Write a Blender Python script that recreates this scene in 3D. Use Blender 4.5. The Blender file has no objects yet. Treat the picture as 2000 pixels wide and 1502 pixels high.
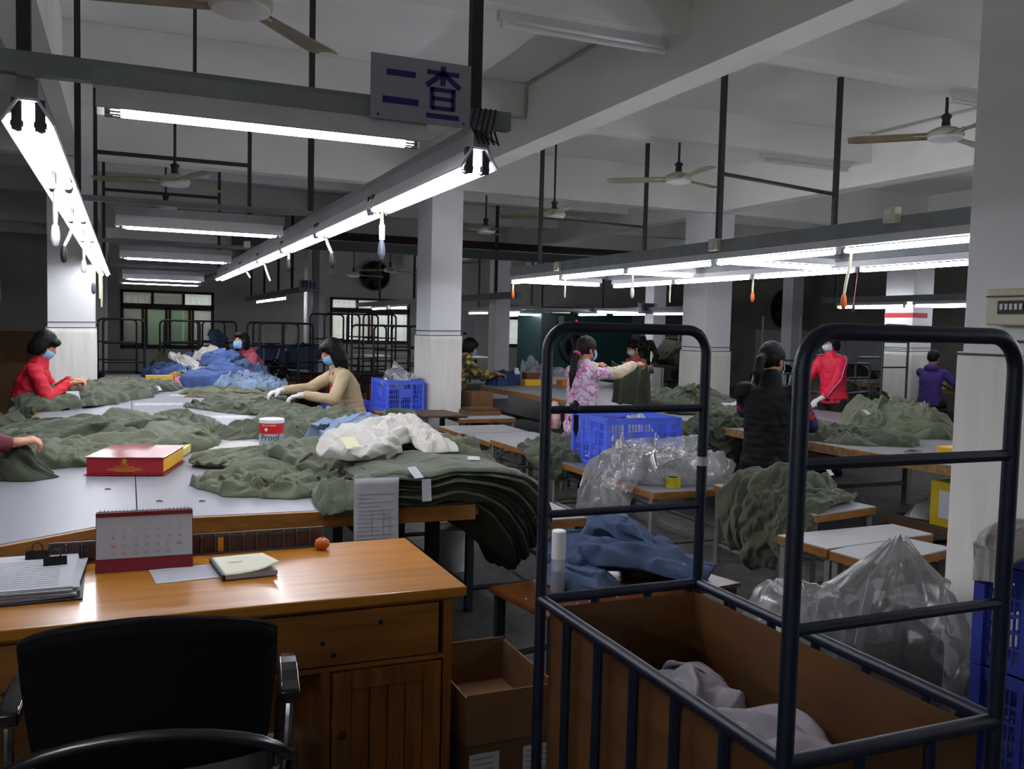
import bpy, bmesh, math, random
import numpy as np
from mathutils import Vector, Matrix

random.seed(7)
scene = bpy.context.scene
C = scene.collection
PI = math.pi

# ---------------------------------------------------------------- camera, sky, exposure
CAM_H = 1.6
YAW, PITCH, ROLL, FPX = 0.40442, 0.061654, 0.02491, 1759.1
fw = Vector((math.sin(YAW)*math.cos(PITCH), math.cos(YAW)*math.cos(PITCH), -math.sin(PITCH)))
rt = fw.cross(Vector((0, 0, 1))).normalized(); up = rt.cross(fw)
r2 = rt*math.cos(ROLL) + up*math.sin(ROLL); u2 = up*math.cos(ROLL) - rt*math.sin(ROLL)
cd = bpy.data.cameras.new('camera'); cam = bpy.data.objects.new('camera', cd); C.objects.link(cam)
cd.sensor_width = 36; cd.lens = FPX/2000*36; cd.clip_end = 200; cd.clip_start = 0.05
m3 = Matrix((r2, u2, -fw)).transposed()
cam.matrix_world = Matrix.Translation((0, 0, CAM_H)) @ m3.to_4x4()
scene.camera = cam

wd = bpy.data.worlds.new('overcast_sky'); scene.world = wd; wd.use_nodes = True
wd.node_tree.nodes['Background'].inputs[0].default_value = (0.92, 0.96, 1.0, 1)
wd.node_tree.nodes['Background'].inputs[1].default_value = 2.2
vs = scene.view_settings
vs.view_transform = 'Standard'; vs.look = 'None'; vs.gamma = 1; vs.use_curve_mapping = False
vs.exposure = 0.36
TUBE_POWER = 22.0

# ---------------------------------------------------------------- helpers
def lin(h):
    if isinstance(h, str):
        h = h.lstrip('#'); c = [int(h[i:i+2], 16)/255 for i in (0, 2, 4)]
    else: c = [v/255 for v in h]
    return tuple((v/12.92 if v <= .04045 else ((v+.055)/1.055)**2.4) for v in c) + (1,)

MATS = {}
def mat(name, col, rough=.6, metal=0, var=0.0, vscale=6, bump=0, bscale=40, emit=None, estr=0, spec=.5, coat=0, trans=0, alpha=1, stretch=None, col2=None, sub=0, sheen=0):
    """procedural principled material: base colour with noise variation and fine relief"""
    if name in MATS: return MATS[name]
    m = bpy.data.materials.new(name); m.use_nodes = True
    nt = m.node_tree; b = nt.nodes['Principled BSDF']; L = nt.links.new
    c = lin(col)
    b.inputs['Base Color'].default_value = c; b.inputs['Roughness'].default_value = rough
    b.inputs['Metallic'].default_value = metal; b.inputs['Specular IOR Level'].default_value = spec
    b.inputs['Coat Weight'].default_value = coat; b.inputs['Coat Roughness'].default_value = .08
    b.inputs['Transmission Weight'].default_value = trans; b.inputs['Alpha'].default_value = alpha
    if sheen: b.inputs['Sheen Weight'].default_value = sheen
    tc = None
    if var or bump or col2:
        tc = nt.nodes.new('ShaderNodeTexCoord'); mp = nt.nodes.new('ShaderNodeMapping')
        L(tc.outputs['Object'], mp.inputs[0])
        if stretch: mp.inputs['Scale'].default_value = stretch
    if var or col2:
        n = nt.nodes.new('ShaderNodeTexNoise'); n.inputs['Scale'].default_value = vscale; n.inputs['Detail'].default_value = 5
        L(mp.outputs[0], n.inputs['Vector'])
        mx = nt.nodes.new('ShaderNodeMix'); mx.data_type = 'RGBA'
        d = lin(col2) if col2 else tuple(x*(1-var) for x in c[:3]) + (1,)
        e = c if col2 else tuple(min(1, x*(1+var*.6)) for x in c[:3]) + (1,)
        mx.inputs[6].default_value = d; mx.inputs[7].default_value = e
        rp = nt.nodes.new('ShaderNodeMapRange'); rp.inputs[1].default_value = .33; rp.inputs[2].default_value = .67
        L(n.outputs[0], rp.inputs[0]); L(rp.outputs[0], mx.inputs[0]); L(mx.outputs[2], b.inputs['Base Color'])
    if bump:
        n2 = nt.nodes.new('ShaderNodeTexNoise'); n2.inputs['Scale'].default_value = bscale; n2.inputs['Detail'].default_value = 4
        L(mp.outputs[0], n2.inputs['Vector'])
        bp = nt.nodes.new('ShaderNodeBump'); bp.inputs['Strength'].default_value = bump; bp.inputs['Distance'].default_value = .01
        L(n2.outputs[0], bp.inputs['Height']); L(bp.outputs[0], b.inputs['Normal'])
    if emit:
        b.inputs['Emission Color'].default_value = lin(emit); b.inputs['Emission Strength'].default_value = estr
    MATS[name] = m
    return m

class MB:
    """collects shapes, then links them as ONE mesh object"""
    def __init__(s): s.v = []; s.f = []
    def add(s, v, f):
        o = len(s.v); s.v += [tuple(p) for p in v]; s.f += [tuple(i+o for i in q) for q in f]; return s
    def box(s, x0, x1, y0, y1, z0, z1, rz=0, c=None):
        v = [(x, y, z) for z in (z0, z1) for y in (y0, y1) for x in (x0, x1)]
        if rz:
            cx, cy = c if c else ((x0+x1)/2, (y0+y1)/2); a, b = math.cos(rz), math.sin(rz)
            v = [(cx+(x-cx)*a-(y-cy)*b, cy+(x-cx)*b+(y-cy)*a, z) for x, y, z in v]
        return s.add(v, [(0, 2, 3, 1), (4, 5, 7, 6), (0, 1, 5, 4), (2, 6, 7, 3), (0, 4, 6, 2), (1, 3, 7, 5)])
    def tube(s, pts, r, n=10, closed=False, cap=True):
        pts = [Vector(p) for p in pts]; N = len(pts); rr = r if hasattr(r, '__len__') else [r]*N
        rings = []; prev = None
        for i, p in enumerate(pts):
            a = pts[(i-1) % N] if (closed or i) else p; b = pts[(i+1) % N] if (closed or i < N-1) else p
            t = (b-a).normalized() if (b-a).length > 1e-9 else Vector((0, 0, 1))
            if prev is None:
                ref = Vector((0, 0, 1)) if abs(t.z) < .9 else Vector((1, 0, 0)); nn = (ref-t*ref.dot(t)).normalized()
            else: nn = (prev-t*prev.dot(t)).normalized()
            prev = nn; bb = t.cross(nn)
            rings.append([p+(nn*math.cos(2*PI*k/n)+bb*math.sin(2*PI*k/n))*rr[i] for k in range(n)])
        v = [q for rg in rings for q in rg]; f = []
        for i in range(N if closed else N-1):
            j = (i+1) % N
            for k in range(n): f.append((i*n+k, i*n+(k+1) % n, j*n+(k+1) % n, j*n+k))
        if cap and not closed: f.append(tuple(range(n-1, -1, -1))); f.append(tuple((N-1)*n+k for k in range(n)))
        return s.add(v, f)
    def lathe(s, prof, n=24, c=(0, 0, 0)):
        v = []; f = []
        for r, z in prof:
            for k in range(n): v.append((c[0]+r*math.cos(2*PI*k/n), c[1]+r*math.sin(2*PI*k/n), c[2]+z))
        for i in range(len(prof)-1):
            for k in range(n): f.append((i*n+k, i*n+(k+1) % n, (i+1)*n+(k+1) % n, (i+1)*n+k))
        f.append(tuple(range(n-1, -1, -1))); f.append(tuple((len(prof)-1)*n+k for k in range(n)))
        return s.add(v, f)
    def prism(s, poly, z0, z1):
        n = len(poly); v = [(x, y, z0) for x, y in poly]+[(x, y, z1) for x, y in poly]
        return s.add(v, [tuple(range(n-1, -1, -1)), tuple(range(n, 2*n))]+[(i, (i+1) % n, n+(i+1) % n, n+i) for i in range(n)])
    def ext(s, poly, axis, a0, a1):
        """prism of a 2-D outline extruded along x or y (outline given in the two other axes)"""
        n = len(poly)
        mk = (lambda p, a: (a, p[0], p[1])) if axis == 'x' else (lambda p, a: (p[0], a, p[1]))
        v = [mk(p, a0) for p in poly]+[mk(p, a1) for p in poly]
        return s.add(v, [tuple(range(n-1, -1, -1)), tuple(range(n, 2*n))]+[(i, (i+1) % n, n+(i+1) % n, n+i) for i in range(n)])
    def grid(s, P):
        """P: array rows x cols x 3"""
        a, b = len(P), len(P[0]); v = [tuple(P[i][j]) for i in range(a) for j in range(b)]
        return s.add(v, [(i*b+j, i*b+j+1, (i+1)*b+j+1, (i+1)*b+j) for i in range(a-1) for j in range(b-1)])
    def xf(s, M):
        s.v = [tuple(M @ Vector(p)) for p in s.v]; return s
    def build(s, name, m, parent=None, smooth=False, bevel=0, solid=0, loc=None, rz=0):
        me = bpy.data.meshes.new(name); me.from_pydata(s.v, [], s.f)
        if bevel or True:
            bm = bmesh.new(); bm.from_mesh(me)
            bmesh.ops.recalc_face_normals(bm, faces=bm.faces)
            bm.to_mesh(me); bm.free()
        me.materials.append(m)
        if smooth:
            me.polygons.foreach_set('use_smooth', [True]*len(me.polygons))
            if smooth != 'all': me.set_sharp_from_angle(angle=math.radians(40))
        o = bpy.data.objects.new(name, me); C.objects.link(o)
        if parent: o.parent = parent
        if bevel:
            bv = o.modifiers.new('bevel', 'BEVEL'); bv.width = bevel; bv.segments = 2; bv.limit_method = 'ANGLE'
        if solid:
            sd = o.modifiers.new('thick', 'SOLIDIFY'); sd.thickness = solid; sd.offset = 0
        if loc: o.location = loc
        if rz: o.rotation_euler = (0, 0, rz)
        return o

def tag(o, label=None, cat=None, group=None, kind=None):
    if label: o['label'] = label
    if cat: o['category'] = cat
    if group: o['group'] = group
    if kind: o['kind'] = kind
    return o
def thing(name, label, cat, loc=(0, 0, 0), rz=0, group=None):
    o = bpy.data.objects.new(name, None); C.objects.link(o); o.empty_display_size = .1
    o.location = loc; o.rotation_euler = (0, 0, rz)
    return tag(o, label, cat, group)
def struct(o, label=None): return tag(o, label, kind='structure')
def copy_tree(o, parent=None):
    c = o.copy(); C.objects.link(c)
    if parent: c.parent = parent
    for ch in list(o.children): copy_tree(ch, c)
    return c
def clone(o, loc, rz=0, label=None, group=None, scale=None):
    c = copy_tree(o); c.location = loc; c.rotation_euler = (0, 0, rz)
    if label: c['label'] = label
    if group: c['group'] = group
    if scale: c.scale = scale
    return c
def arc(c, r, a0, a1, n, plane='xz'):
    out = []
    for i in range(n+1):
        a = a0+(a1-a0)*i/n; u, v = r*math.cos(a), r*math.sin(a)
        out.append({'xz': (c[0]+u, c[1], c[2]+v), 'yz': (c[0], c[1]+u, c[2]+v), 'xy': (c[0]+u, c[1]+v, c[2])}[plane])
    return out
def hoop(p0, p1, z0, z1, r=.09, n=6):
    """inverted U: up at p0, over, down at p1 (p0,p1 are xy)"""
    p0, p1 = Vector((*p0, 0)), Vector((*p1, 0)); d = (p1-p0).normalized(); pts = [p0+Vector((0, 0, z0))]
    for i in range(n+1):
        a = PI-PI/2*i/n; pts.append(p0+d*(r+r*math.cos(a))+Vector((0, 0, z1-r+r*math.sin(a))))
    for i in range(n+1):
        a = PI/2-PI/2*i/n; pts.append(p1-d*(r-r*math.cos(a))+Vector((0, 0, z1-r+r*math.sin(a))))
    pts.append(p1+Vector((0, 0, z0))); return pts

# vectorised gradient noise for cloth and bags
_rng = np.random.RandomState(3); _perm = _rng.permutation(256); _perm = np.concatenate([_perm, _perm, _perm])
_grad = _rng.normal(size=(256, 3)); _grad /= np.linalg.norm(_grad, axis=1)[:, None]
def pnoise(x, y, z):
    x, y, z = np.broadcast_arrays(np.asarray(x, float), np.asarray(y, float), np.asarray(z, float))
    xi, yi, zi = (np.floor(a).astype(int) for a in (x, y, z)); fx, fy, fz = x-xi, y-yi, z-zi
    def g(i, j, k):
        h = _perm[(_perm[(_perm[(xi+i) & 255]+yi+j) & 255]+zi+k) & 255]; G = _grad[h]
        return G[..., 0]*(fx-i)+G[..., 1]*(fy-j)+G[..., 2]*(fz-k)
    s = lambda t: t*t*t*(t*(t*6-15)+10)
    u, v, w = s(fx), s(fy), s(fz); le = lambda a, b, t: a+(b-a)*t
    return le(le(le(g(0, 0, 0), g(1, 0, 0), u), le(g(0, 1, 0), g(1, 1, 0), u), v), le(le(g(0, 0, 1), g(1, 0, 1), u), le(g(0, 1, 1), g(1, 1, 1), u), v), w)*1.6
def ridge(x, y, z): return 1-np.abs(pnoise(x, y, z))*1.7

def text_mesh(s, size, depth=.001, bold=0.0):
    cu = bpy.data.curves.new('txt', 'FONT'); cu.body = s; cu.size = size; cu.extrude = depth; cu.offset = bold
    cu.align_x = 'CENTER'; cu.align_y = 'CENTER'; cu.resolution_u = 3
    o = bpy.data.objects.new('txt', cu); C.objects.link(o)
    dg = bpy.context.evaluated_depsgraph_get(); me = bpy.data.meshes.new_from_object(o.evaluated_get(dg))
    bpy.data.objects.remove(o); bpy.data.curves.remove(cu); return me
def lettering(name, s, size, m, parent, loc, rot=(PI/2, 0, 0), bold=0.0, depth=.001):
    me = text_mesh(s, size, depth, bold); me.materials.clear(); me.materials.append(m)
    o = bpy.data.objects.new(name, me); C.objects.link(o); o.parent = parent; o.location = loc; o.rotation_euler = rot
    return o
# ---------------------------------------------------------------- materials of the building
M_wall = mat('wall_paint', '#aeada7', .85, var=.14, vscale=1.2, bump=.15, bscale=30)
M_ceil = mat('ceiling_paint', '#ecebe7', .9, var=.07, vscale=.8)
M_beam = mat('beam_paint', '#e6e5df', .85, var=.07, vscale=1.1, bump=.08, bscale=20)
M_col = mat('column_paint', '#e8e8ea', .75, var=.06, vscale=1.5, bump=.06, bscale=18)
M_cloth_white = mat('wrap_cloth', '#ebe8e0', .9, var=.06, vscale=5, bump=.25, bscale=9, stretch=(3, 3, .35))
M_floor = mat('floor_concrete', '#504f4e', .75, var=.35, vscale=9, bump=.25, bscale=60)
M_dark = mat('dark_metal', '#17191b', .55, var=.2)
M_cord = mat('grey_cord', '#5b5a55', .8)
M_winframe = mat('window_frame_brown', '#33211c', .6, var=.2)
M_pane = mat('frosted_pane', '#e8ece8', .35, trans=.0, alpha=1)
M_grille = mat('grille_steel', '#6e6a62', .6, metal=.3)

def frost_glass(name, tint):
    """patterned window glass: translucent sheet that lets the daylight through"""
    m = bpy.data.materials.new(name); m.use_nodes = True; nt = m.node_tree; nt.nodes.clear(); L = nt.links.new
    out = nt.nodes.new('ShaderNodeOutputMaterial'); tr = nt.nodes.new('ShaderNodeBsdfTranslucent'); tp = nt.nodes.new('ShaderNodeBsdfTransparent')
    gl = nt.nodes.new('ShaderNodeBsdfGlossy'); gl.inputs['Roughness'].default_value = .2
    mx = nt.nodes.new('ShaderNodeMixShader'); mx.inputs[0].default_value = .35; m2 = nt.nodes.new('ShaderNodeMixShader'); m2.inputs[0].default_value = .06
    tc = nt.nodes.new('ShaderNodeTexCoord'); w = nt.nodes.new('ShaderNodeTexVoronoi'); w.inputs['Scale'].default_value = 26
    cr = nt.nodes.new('ShaderNodeMix'); cr.data_type = 'RGBA'; c = lin(tint)
    cr.inputs[6].default_value = c; cr.inputs[7].default_value = tuple(x*.72 for x in c[:3])+(1,)
    L(tc.outputs['Object'], w.inputs['Vector']); L(w.outputs['Distance'], cr.inputs[0]); L(cr.outputs[2], tr.inputs[0])
    tp.inputs[0].default_value = c
    L(tr.outputs[0], mx.inputs[1]); L(tp.outputs[0], mx.inputs[2]); L(mx.outputs[0], m2.inputs[1]); L(gl.outputs[0], m2.inputs[2]); L(m2.outputs[0], out.inputs[0])
    return m
G_clear = frost_glass('glass_pale', '#e6e8e2'); G_green = frost_glass('glass_green', '#b9c9b4'); G_grey = frost_glass('glass_grey', '#b9bab2')

CEIL = 3.92
RX0, RX1, RY0, RY1 = -9.0, 17.0, -5.0, 27.0
struct(MB().box(RX0, RX1, RY0, RY1, -.2, 0).build('floor', M_floor), 'dark grey worn concrete workshop floor')
struct(MB().box(RX0, RX1, RY0, RY1, CEIL, CEIL+.2).build('ceiling', M_ceil), 'off-white concrete ceiling slab')
WIN = [(-.17, 2.27, .8, 2.42), (5.58, 8.05, 1.03, 2.42), (11.25, 13.7, 1.0, 2.36)]
w = MB(); xs = RX0-.2
for x0, x1, z0, z1 in WIN:
    w.box(xs, x0, RY1, RY1+.2, 0, CEIL); w.box(x0, x1, RY1, RY1+.2, 0, z0); w.box(x0, x1, RY1, RY1+.2, z1, CEIL); xs = x1
w.box(xs, RX1+.2, RY1, RY1+.2, 0, CEIL)
struct(w.build('wall_back', M_wall), 'far grey plastered wall with barred windows')
struct(MB().box(RX0-.2, RX0, RY0, RY1, 0, CEIL).build('wall_left', M_wall), 'unlit grey side wall of the workshop')
struct(MB().box(RX1, RX1+.2, RY0, RY1, 0, CEIL).build('wall_right', mat('wall_paint_shaded', '#6f6e68', .9, var=.2, vscale=1.2)), 'grey side wall beyond the sewing tables')  # darker copy of the wall paint: shade far from the lamps put into its colour
struct(MB().box(RX0-.2, RX1+.2, RY0-.2, RY0, 0, CEIL).build('wall_front', M_wall), 'plain wall closing the near end')

tn = 1
for x0, x1 in ((-4.95, -4.69), (-.73, -.46), (3.48, 3.73), (7.78, 8.03), (11.95, 12.2), (16.1, 16.35)):
    struct(MB().box(x0, x1, RY0, RY1, 3.35, CEIL).build('trim_%d' % tn, M_beam), 'deep white concrete beam running lengthwise'); tn += 1
for k, y0 in enumerate((-2.8, -.1, 2.55, 5.22, 7.96, 10.95, 13.4, 16.1, 18.9, 21.5, 24.2)):
    zb = 3.35 if k in (2, 5, 8) else 3.58
    struct(MB().box(RX0, RX1, y0, y0+.24, zb, CEIL-.002).build('trim_%d' % tn, M_beam), 'white concrete cross beam under the ceiling slab'); tn += 1

def column(x0, x1, y0, y1, label, wrap=None, stripe=False, lines=True):
    o = MB().box(x0, x1, y0, y1, 0, CEIL-.001).build('column', M_col, bevel=.008); struct(o, label)
    if wrap:
        z0, z1 = wrap; e = .012
        # cloth sheet wrapped round the shaft, softly rippled
        ring = []
        P = [(x0-e, y0-e), (x1+e, y0-e), (x1+e, y1+e), (x0-e, y1+e)]
        for i in range(4):
            a, b = P[i], P[(i+1) % 4]
            for k in range(14): ring.append((a[0]+(b[0]-a[0])*k/14, a[1]+(b[1]-a[1])*k/14))
        cx, cy = (x0+x1)/2, (y0+y1)/2; G = []
        for zi in range(17):
            z = z0+(z1-z0)*zi/16; row = []
            for i, (x, y) in enumerate(ring+[ring[0]]):
                s = 1+.012*pnoise(i % 56*.45, zi*.12, x0)+.008*(1-zi/16)
                row.append((cx+(x-cx)*s, cy+(y-cy)*s, z-.012*(i % 14 == 7)*(zi == 0)))
            G.append(row)
        wr = MB().grid(G).build('cloth_wrap', M_cloth_white, o, smooth=True, solid=.004); wr['label'] = 'cream cloth wrapped round the lower shaft'
        hem = MB()
        for zz in (z1-.01, z1+.05):
            hem.tube([(x0-.016, y0-.016, zz), (x1+.016, y0-.016, zz+.01), (x1+.016, y1+.016, zz), (x0-.016, y1+.016, zz)], .005, 6, closed=True)
        hem.build('cord', M_cord, o, smooth=True)
    if stripe:
        s = MB().box(x0-.006, x1-.12, y0-.006, y0, 1.95, 2.03).box(x0-.006, x0, y0, y1, 1.95, 2.03)
        s.build('red_stripe', mat('red_tape', '#b3202c', .5), o)
    return o
column(-.8, -.336, 11, 11.5, 'white square column with cream cloth wrap beside the red-jacketed worker', (.35, 1.5))
column(3.55, 3.97, 11, 11.6, 'white square column with cloth wrap beside the blue crates', (.45, 1.5))
column(7.75, 8.2, 11, 11.6, 'white square column with a stained cream base behind the heaped table', (.1, 1.35))
column(11.9, 12.34, 11.1, 11.7, 'white square column with a red band near the purple-hooded worker', (.1, 1.4), stripe=True)
column(3.38, 3.8, 2.42, 2.87, 'white column with electric box close to the plastic sacks', (.05, 1.55))
for x, y, l in ((-.72, 19, 'dim grey column behind the cloth-wrapped one near the dark carts'), (3.45, 19, 'grey column behind a steel post near the far carts'), (7.68, 19, 'grey column beside the blue notice board'), (11.85, 19, 'grey column left of the dark camouflage figure'), (16.1, 19, 'unlit far column near the side wall')):
    column(x, x+.36, y, y+.4, l)

def window(n, x0, x1, z0, z1, glass, label, fancy):
    y = RY1; r = struct(thing('window_%d' % n, None, None, (0, 0, 0)), label)
    zt = z0+(z1-z0)*.74; t = .07
    MB().box(x0, x1, y-.02, y+.08, z0, z0+t).box(x0, x1, y-.02, y+.08, z1-t, z1).box(x0, x0+t, y-.02, y+.08, z0, z1).box(x1-t, x1, y-.02, y+.08, z0, z1).build('frame', M_winframe, r)
    MB().box(x0, x1, y-.02, y+.08, zt-.05, zt+.05).build('transom', M_winframe, r)
    W = x1-x0
    for i in (1, 2): MB().box(x0+W*i/3-.035, x0+W*i/3+.035, y-.01, y+.07, zt, z1).build('mullion', M_winframe, r)
    for i in range(3): MB().box(x0+W*i/3, x0+W*(i+1)/3, y+.03, y+.035, zt, z1).build('pane', glass[i], r)
    for i in range(4):
        a, b = x0+W*i/4, x0+W*(i+1)/4
        s = MB().box(a+.02, a+.075, y-.015, y+.06, z0, zt).box(b-.075, b-.02, y-.015, y+.06, z0, zt).box(a, b, y-.015, y+.06, z0+.05, z0+.11).box(a, b, y-.015, y+.06, zt-.1, zt-.04)
        so = s.build('sash', M_winframe, r); MB().box(a+.05, b-.05, y+.02, y+.025, z0+.05, zt-.05).build('pane', glass[3+i], so)
    g = MB(); k = 0; x = x0+.12
    while x < x1: g.box(x-.008, x+.008, y+.16, y+.176, z0, z1); x += .17
    z = z0+.25
    while z < z1: g.box(x0, x1, y+.16, y+.172, z-.007, z+.007); z += .42
    # diagonal lattice of thin rods
    if fancy:
        s = .11; nx = int(W/s)+12
        for i in range(-12, nx):
            for sg in (1, -1):
                a = x0+i*s; p0 = [a, z0]; p1 = [a+sg*(z1-z0), z1]
                # clip in x
                def at(xx): return z0+(xx-a)*sg
                lo, hi = max(x0, min(p0[0], p1[0])), min(x1, max(p0[0], p1[0]))
                if hi-lo < .05: continue
                g.tube([(lo, y+.19, at(lo)), (hi, y+.19, at(hi))], .0045, 4)
    tag(g.build('security_grille', M_grille, r), kind='stuff')
    return r
window(1, *WIN[0], [G_grey, G_grey, G_clear, G_grey, G_green, G_green, G_clear], 'barred window with patterned panes behind the denim heap', True)
window(2, *WIN[1], [G_clear]*7, 'bright barred window behind the empty carts', True)
window(3, *WIN[2], [G_clear]*7, 'narrow lit window beside the green machine', True)
# what lies outside the windows
M_brick = mat('brick_outside', '#6d3f36', .9, var=.3, vscale=8); M_hedge = mat('hedge_outside', '#39452f', .95, var=.5, vscale=6)
tag(MB().box(-2.2, .6, 28.6, 29.0, 0, 2.0).box(.6, 1.5, 28.5, 28.9, 0, 2.3).build('hedge', M_hedge), 'dark green hedge outside the patterned window', 'hedge')
tag(MB().box(1.55, 3.2, 28.2, 28.4, 0, 1.95).build('garden_wall', M_brick), 'red brick wall outside the patterned window', 'wall')
tag(MB().box(6.9, 7.5, 29.0, 29.3, 0, 1.9).build('gate_post', mat('pink_post', '#c98f92', .8)), 'pale red gate post outside the bright window', 'post')
struct(MB().box(-12, 22, RY1+.2, 34, -.3, -.05).build('ground', mat('yard', '#77766f', .9, var=.2)), 'grey paved yard outside')

# conduits and trays under the beams
def pipe(name, pts, r, m, label, cat='pipe', n=8): return tag(MB().tube(pts, r, n).build(name, m, smooth=True), label, cat)
M_maroon = mat('maroon_pipe', '#3a1f22', .6); M_tray = mat('tray_grey', '#4a5052', .6, metal=.3)
M_conduit = mat('conduit_white', '#b3b1a4', .7, var=.15)
pipe('fire_pipe', [(1.5, 16.6, 3.22), (12.0, 16.6, 3.22)], .075, M_maroon, 'dark maroon fire pipe crossing below the far beams')
tag(MB().box(1.5, 12.0, 14.6, 14.78, 2.8, 2.95).build('cable_tray', M_tray), 'grey cable tray crossing below the maroon pipe', 'cable tray')
tag(MB().tube([(3.47, 5.5, 3.9), (3.47, 7.9, 3.9), (3.465, 7.94, 3.86), (3.465, 7.94, 3.6), (3.2, 7.94, 3.57)], .012, 6).build('conduit', M_conduit, smooth=True), 'thin wire conduit along the foot of a beam corner', 'conduit')
tag(MB().tube([(7.77, 5.3, 3.9), (7.77, 8.3, 3.9), (7.76, 8.32, 3.6)], .012, 6).build('conduit', M_conduit, smooth=True), 'thin wire conduit on the beam behind the right ceiling fan', 'conduit')
tag(MB().tube([(3.395, 2.41, 2.9), (3.395, 2.41, 1.86)], .014, 8).build('conduit', M_dark, smooth=True), 'dark conduit running down into the electric box', 'conduit')
# ---------------------------------------------------------------- lamps
M_tube = mat('lit_tube', '#ffffff', .4, emit='#f4f6ff', estr=TUBE_POWER)
M_off = mat('unlit_tube', '#cfd0cc', .35)
M_lamp = mat('lamp_enamel', '#c9cacc', .4, var=.06)
M_lampgrey = mat('lamp_body_grey', '#8c9092', .5, var=.1)
M_rail = mat('rail_grey', '#7d8385', .55, var=.15)
M_pole = mat('pole_dark', '#2a2a29', .6, var=.25)
M_sock = mat('socket_grey', '#3c3e40', .6)
M_sockw = mat('socket_white', '#d5d5d2', .5)
M_ivory = mat('ivory_plastic', '#cfc9ae', .5, var=.1)
M_orange = mat('orange_plastic', '#ef6a12', .4)
M_whitep = mat('white_plastic', '#dadbdc', .4)
M_greyp = mat('grey_plastic', '#59606a', .45)
TL = 1.41

def make_lamp(name, label, ntubes, L, wide, lit=True, group=None):
    """origin: middle of the lamp at tube height, long axis y"""
    t = thing(name, label, 'lamp', group=group); h = L/2
    if wide:   # folded white reflector with a grey spine
        a = wide/2
        MB().ext([(-a, .0), (-a*.38, .075), (a*.38, .075), (a, .0), (a-.006, -.004), (a*.34, .066), (-a*.34, .066), (-a+.006, -.004)], 'y', -h-.02, h+.02).build('reflector', M_lamp, t)
        MB().box(-.03, .03, -h-.03, h+.03, .07, .125).build('housing', M_lampgrey, t)
    else:
        MB().ext([(-.03, .03), (-.022, .085), (.022, .085), (.03, .03)], 'y', -h-.02, h+.02).build('housing', M_lamp, t)
    xs = [0] if ntubes == 1 else [-.032, .032]
    for x in xs:
        MB().tube([(x, -h+.02, 0), (x, h-.02, 0)], .0185, 12).build('tube', M_tube if lit else M_off, t, smooth=True)
        for s in (-1, 1):
            MB().box(x-.014, x+.014, s*(h-.015)-.012, s*(h-.015)+.012, -.018, .075).tube([(x, s*(h-.05), 0), (x, s*(h-.01), 0)], .019, 10).build('lamp_holder', M_sock if wide else M_sockw, t)
    return t
def moved(o, loc, rz=0): o.location = loc; o.rotation_euler = (0, 0, rz); return o

LZ = 2.188
strip_proto = make_lamp('fluorescent_lamp', 'double fluorescent strip lamp with white reflector over the near trouser table', 2, TL, .15, group='double strip lamps over the near table')
first = True; PITCHY = 1.46
for x in (-.277, 1.19):
    for i in range(7):
        loc = (x, 3.125+TL/2+.025+PITCHY*i, LZ)
        if first: moved(strip_proto, loc); first = False
        else: clone(strip_proto, loc)
cross_proto = make_lamp('fluorescent_lamp', 'single crosswise tube lamp beside the large sign at the front of the near frame', 1, 1.01, .125)
moved(cross_proto, (.438, 3.1, LZ+.055), PI/2)
clone(cross_proto, (.456, 6.37, LZ+.01), PI/2, 'crosswise tube lamp in the middle of the near frame below a ceiling fan'); clone(cross_proto, (.456, 9.72, LZ+.02), PI/2, 'crosswise tube lamp in the far half of the near frame')
clone(cross_proto, (.468, 13.44, LZ-.03), PI/2, 'upper crosswise tube closing the far end of the near frame'); moved(make_lamp('fluorescent_lamp', 'lowest crosswise tube beyond the far end of the near frame', 1, 1.2, .12), (.5, 15.8, LZ), PI/2)

# second frame over the other table: single tubes under a grey channel
s2 = make_lamp('fluorescent_lamp', 'single tube strip lamp under a grey channel over the far trouser table', 1, TL, 0, group='single strip lamps over the far table')
first = True
for x, ys in ((4.52, (1.2, 2.65, 4.13, 5.58, 7.03, 8.48, 9.93)), (5.9, (1.05, 2.5, 3.95, 5.4, 6.85, 8.3, 9.75))):
    for y in ys:
        if first: moved(s2, (x, y, LZ)); first = False
        else: clone(s2, (x, y, LZ))
x2 = make_lamp('fluorescent_lamp', 'crosswise tube lamp spanning the grey channels beside a junction box', 1, 1.12, 0)
moved(x2, (5.21, 6.32, LZ+.018), PI/2)
clone(x2, (5.21, 10.6, LZ+.018), PI/2, 'crosswise tube lamp closing the far end of the grey channels'); clone(x2, (5.21, 8.46, LZ+.045), PI/2, 'crosswise tube lamp halfway between the grey channels')
xo = make_lamp('fluorescent_lamp', 'unlit tube lamp fixed to the cross beam near the tall sign', 1, 1.2, 0, lit=False)
moved(xo, (2.75, 5.34, 3.495), PI/2)
xo2 = clone(xo, (6.95, 8.08, 3.495), PI/2, 'unlit tube lamp on the beam between two hanging poles')
xo3 = clone(xo, (6.6, 5.34, 3.495), PI/2, 'unlit tube lamp behind the right ceiling fan')

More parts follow.
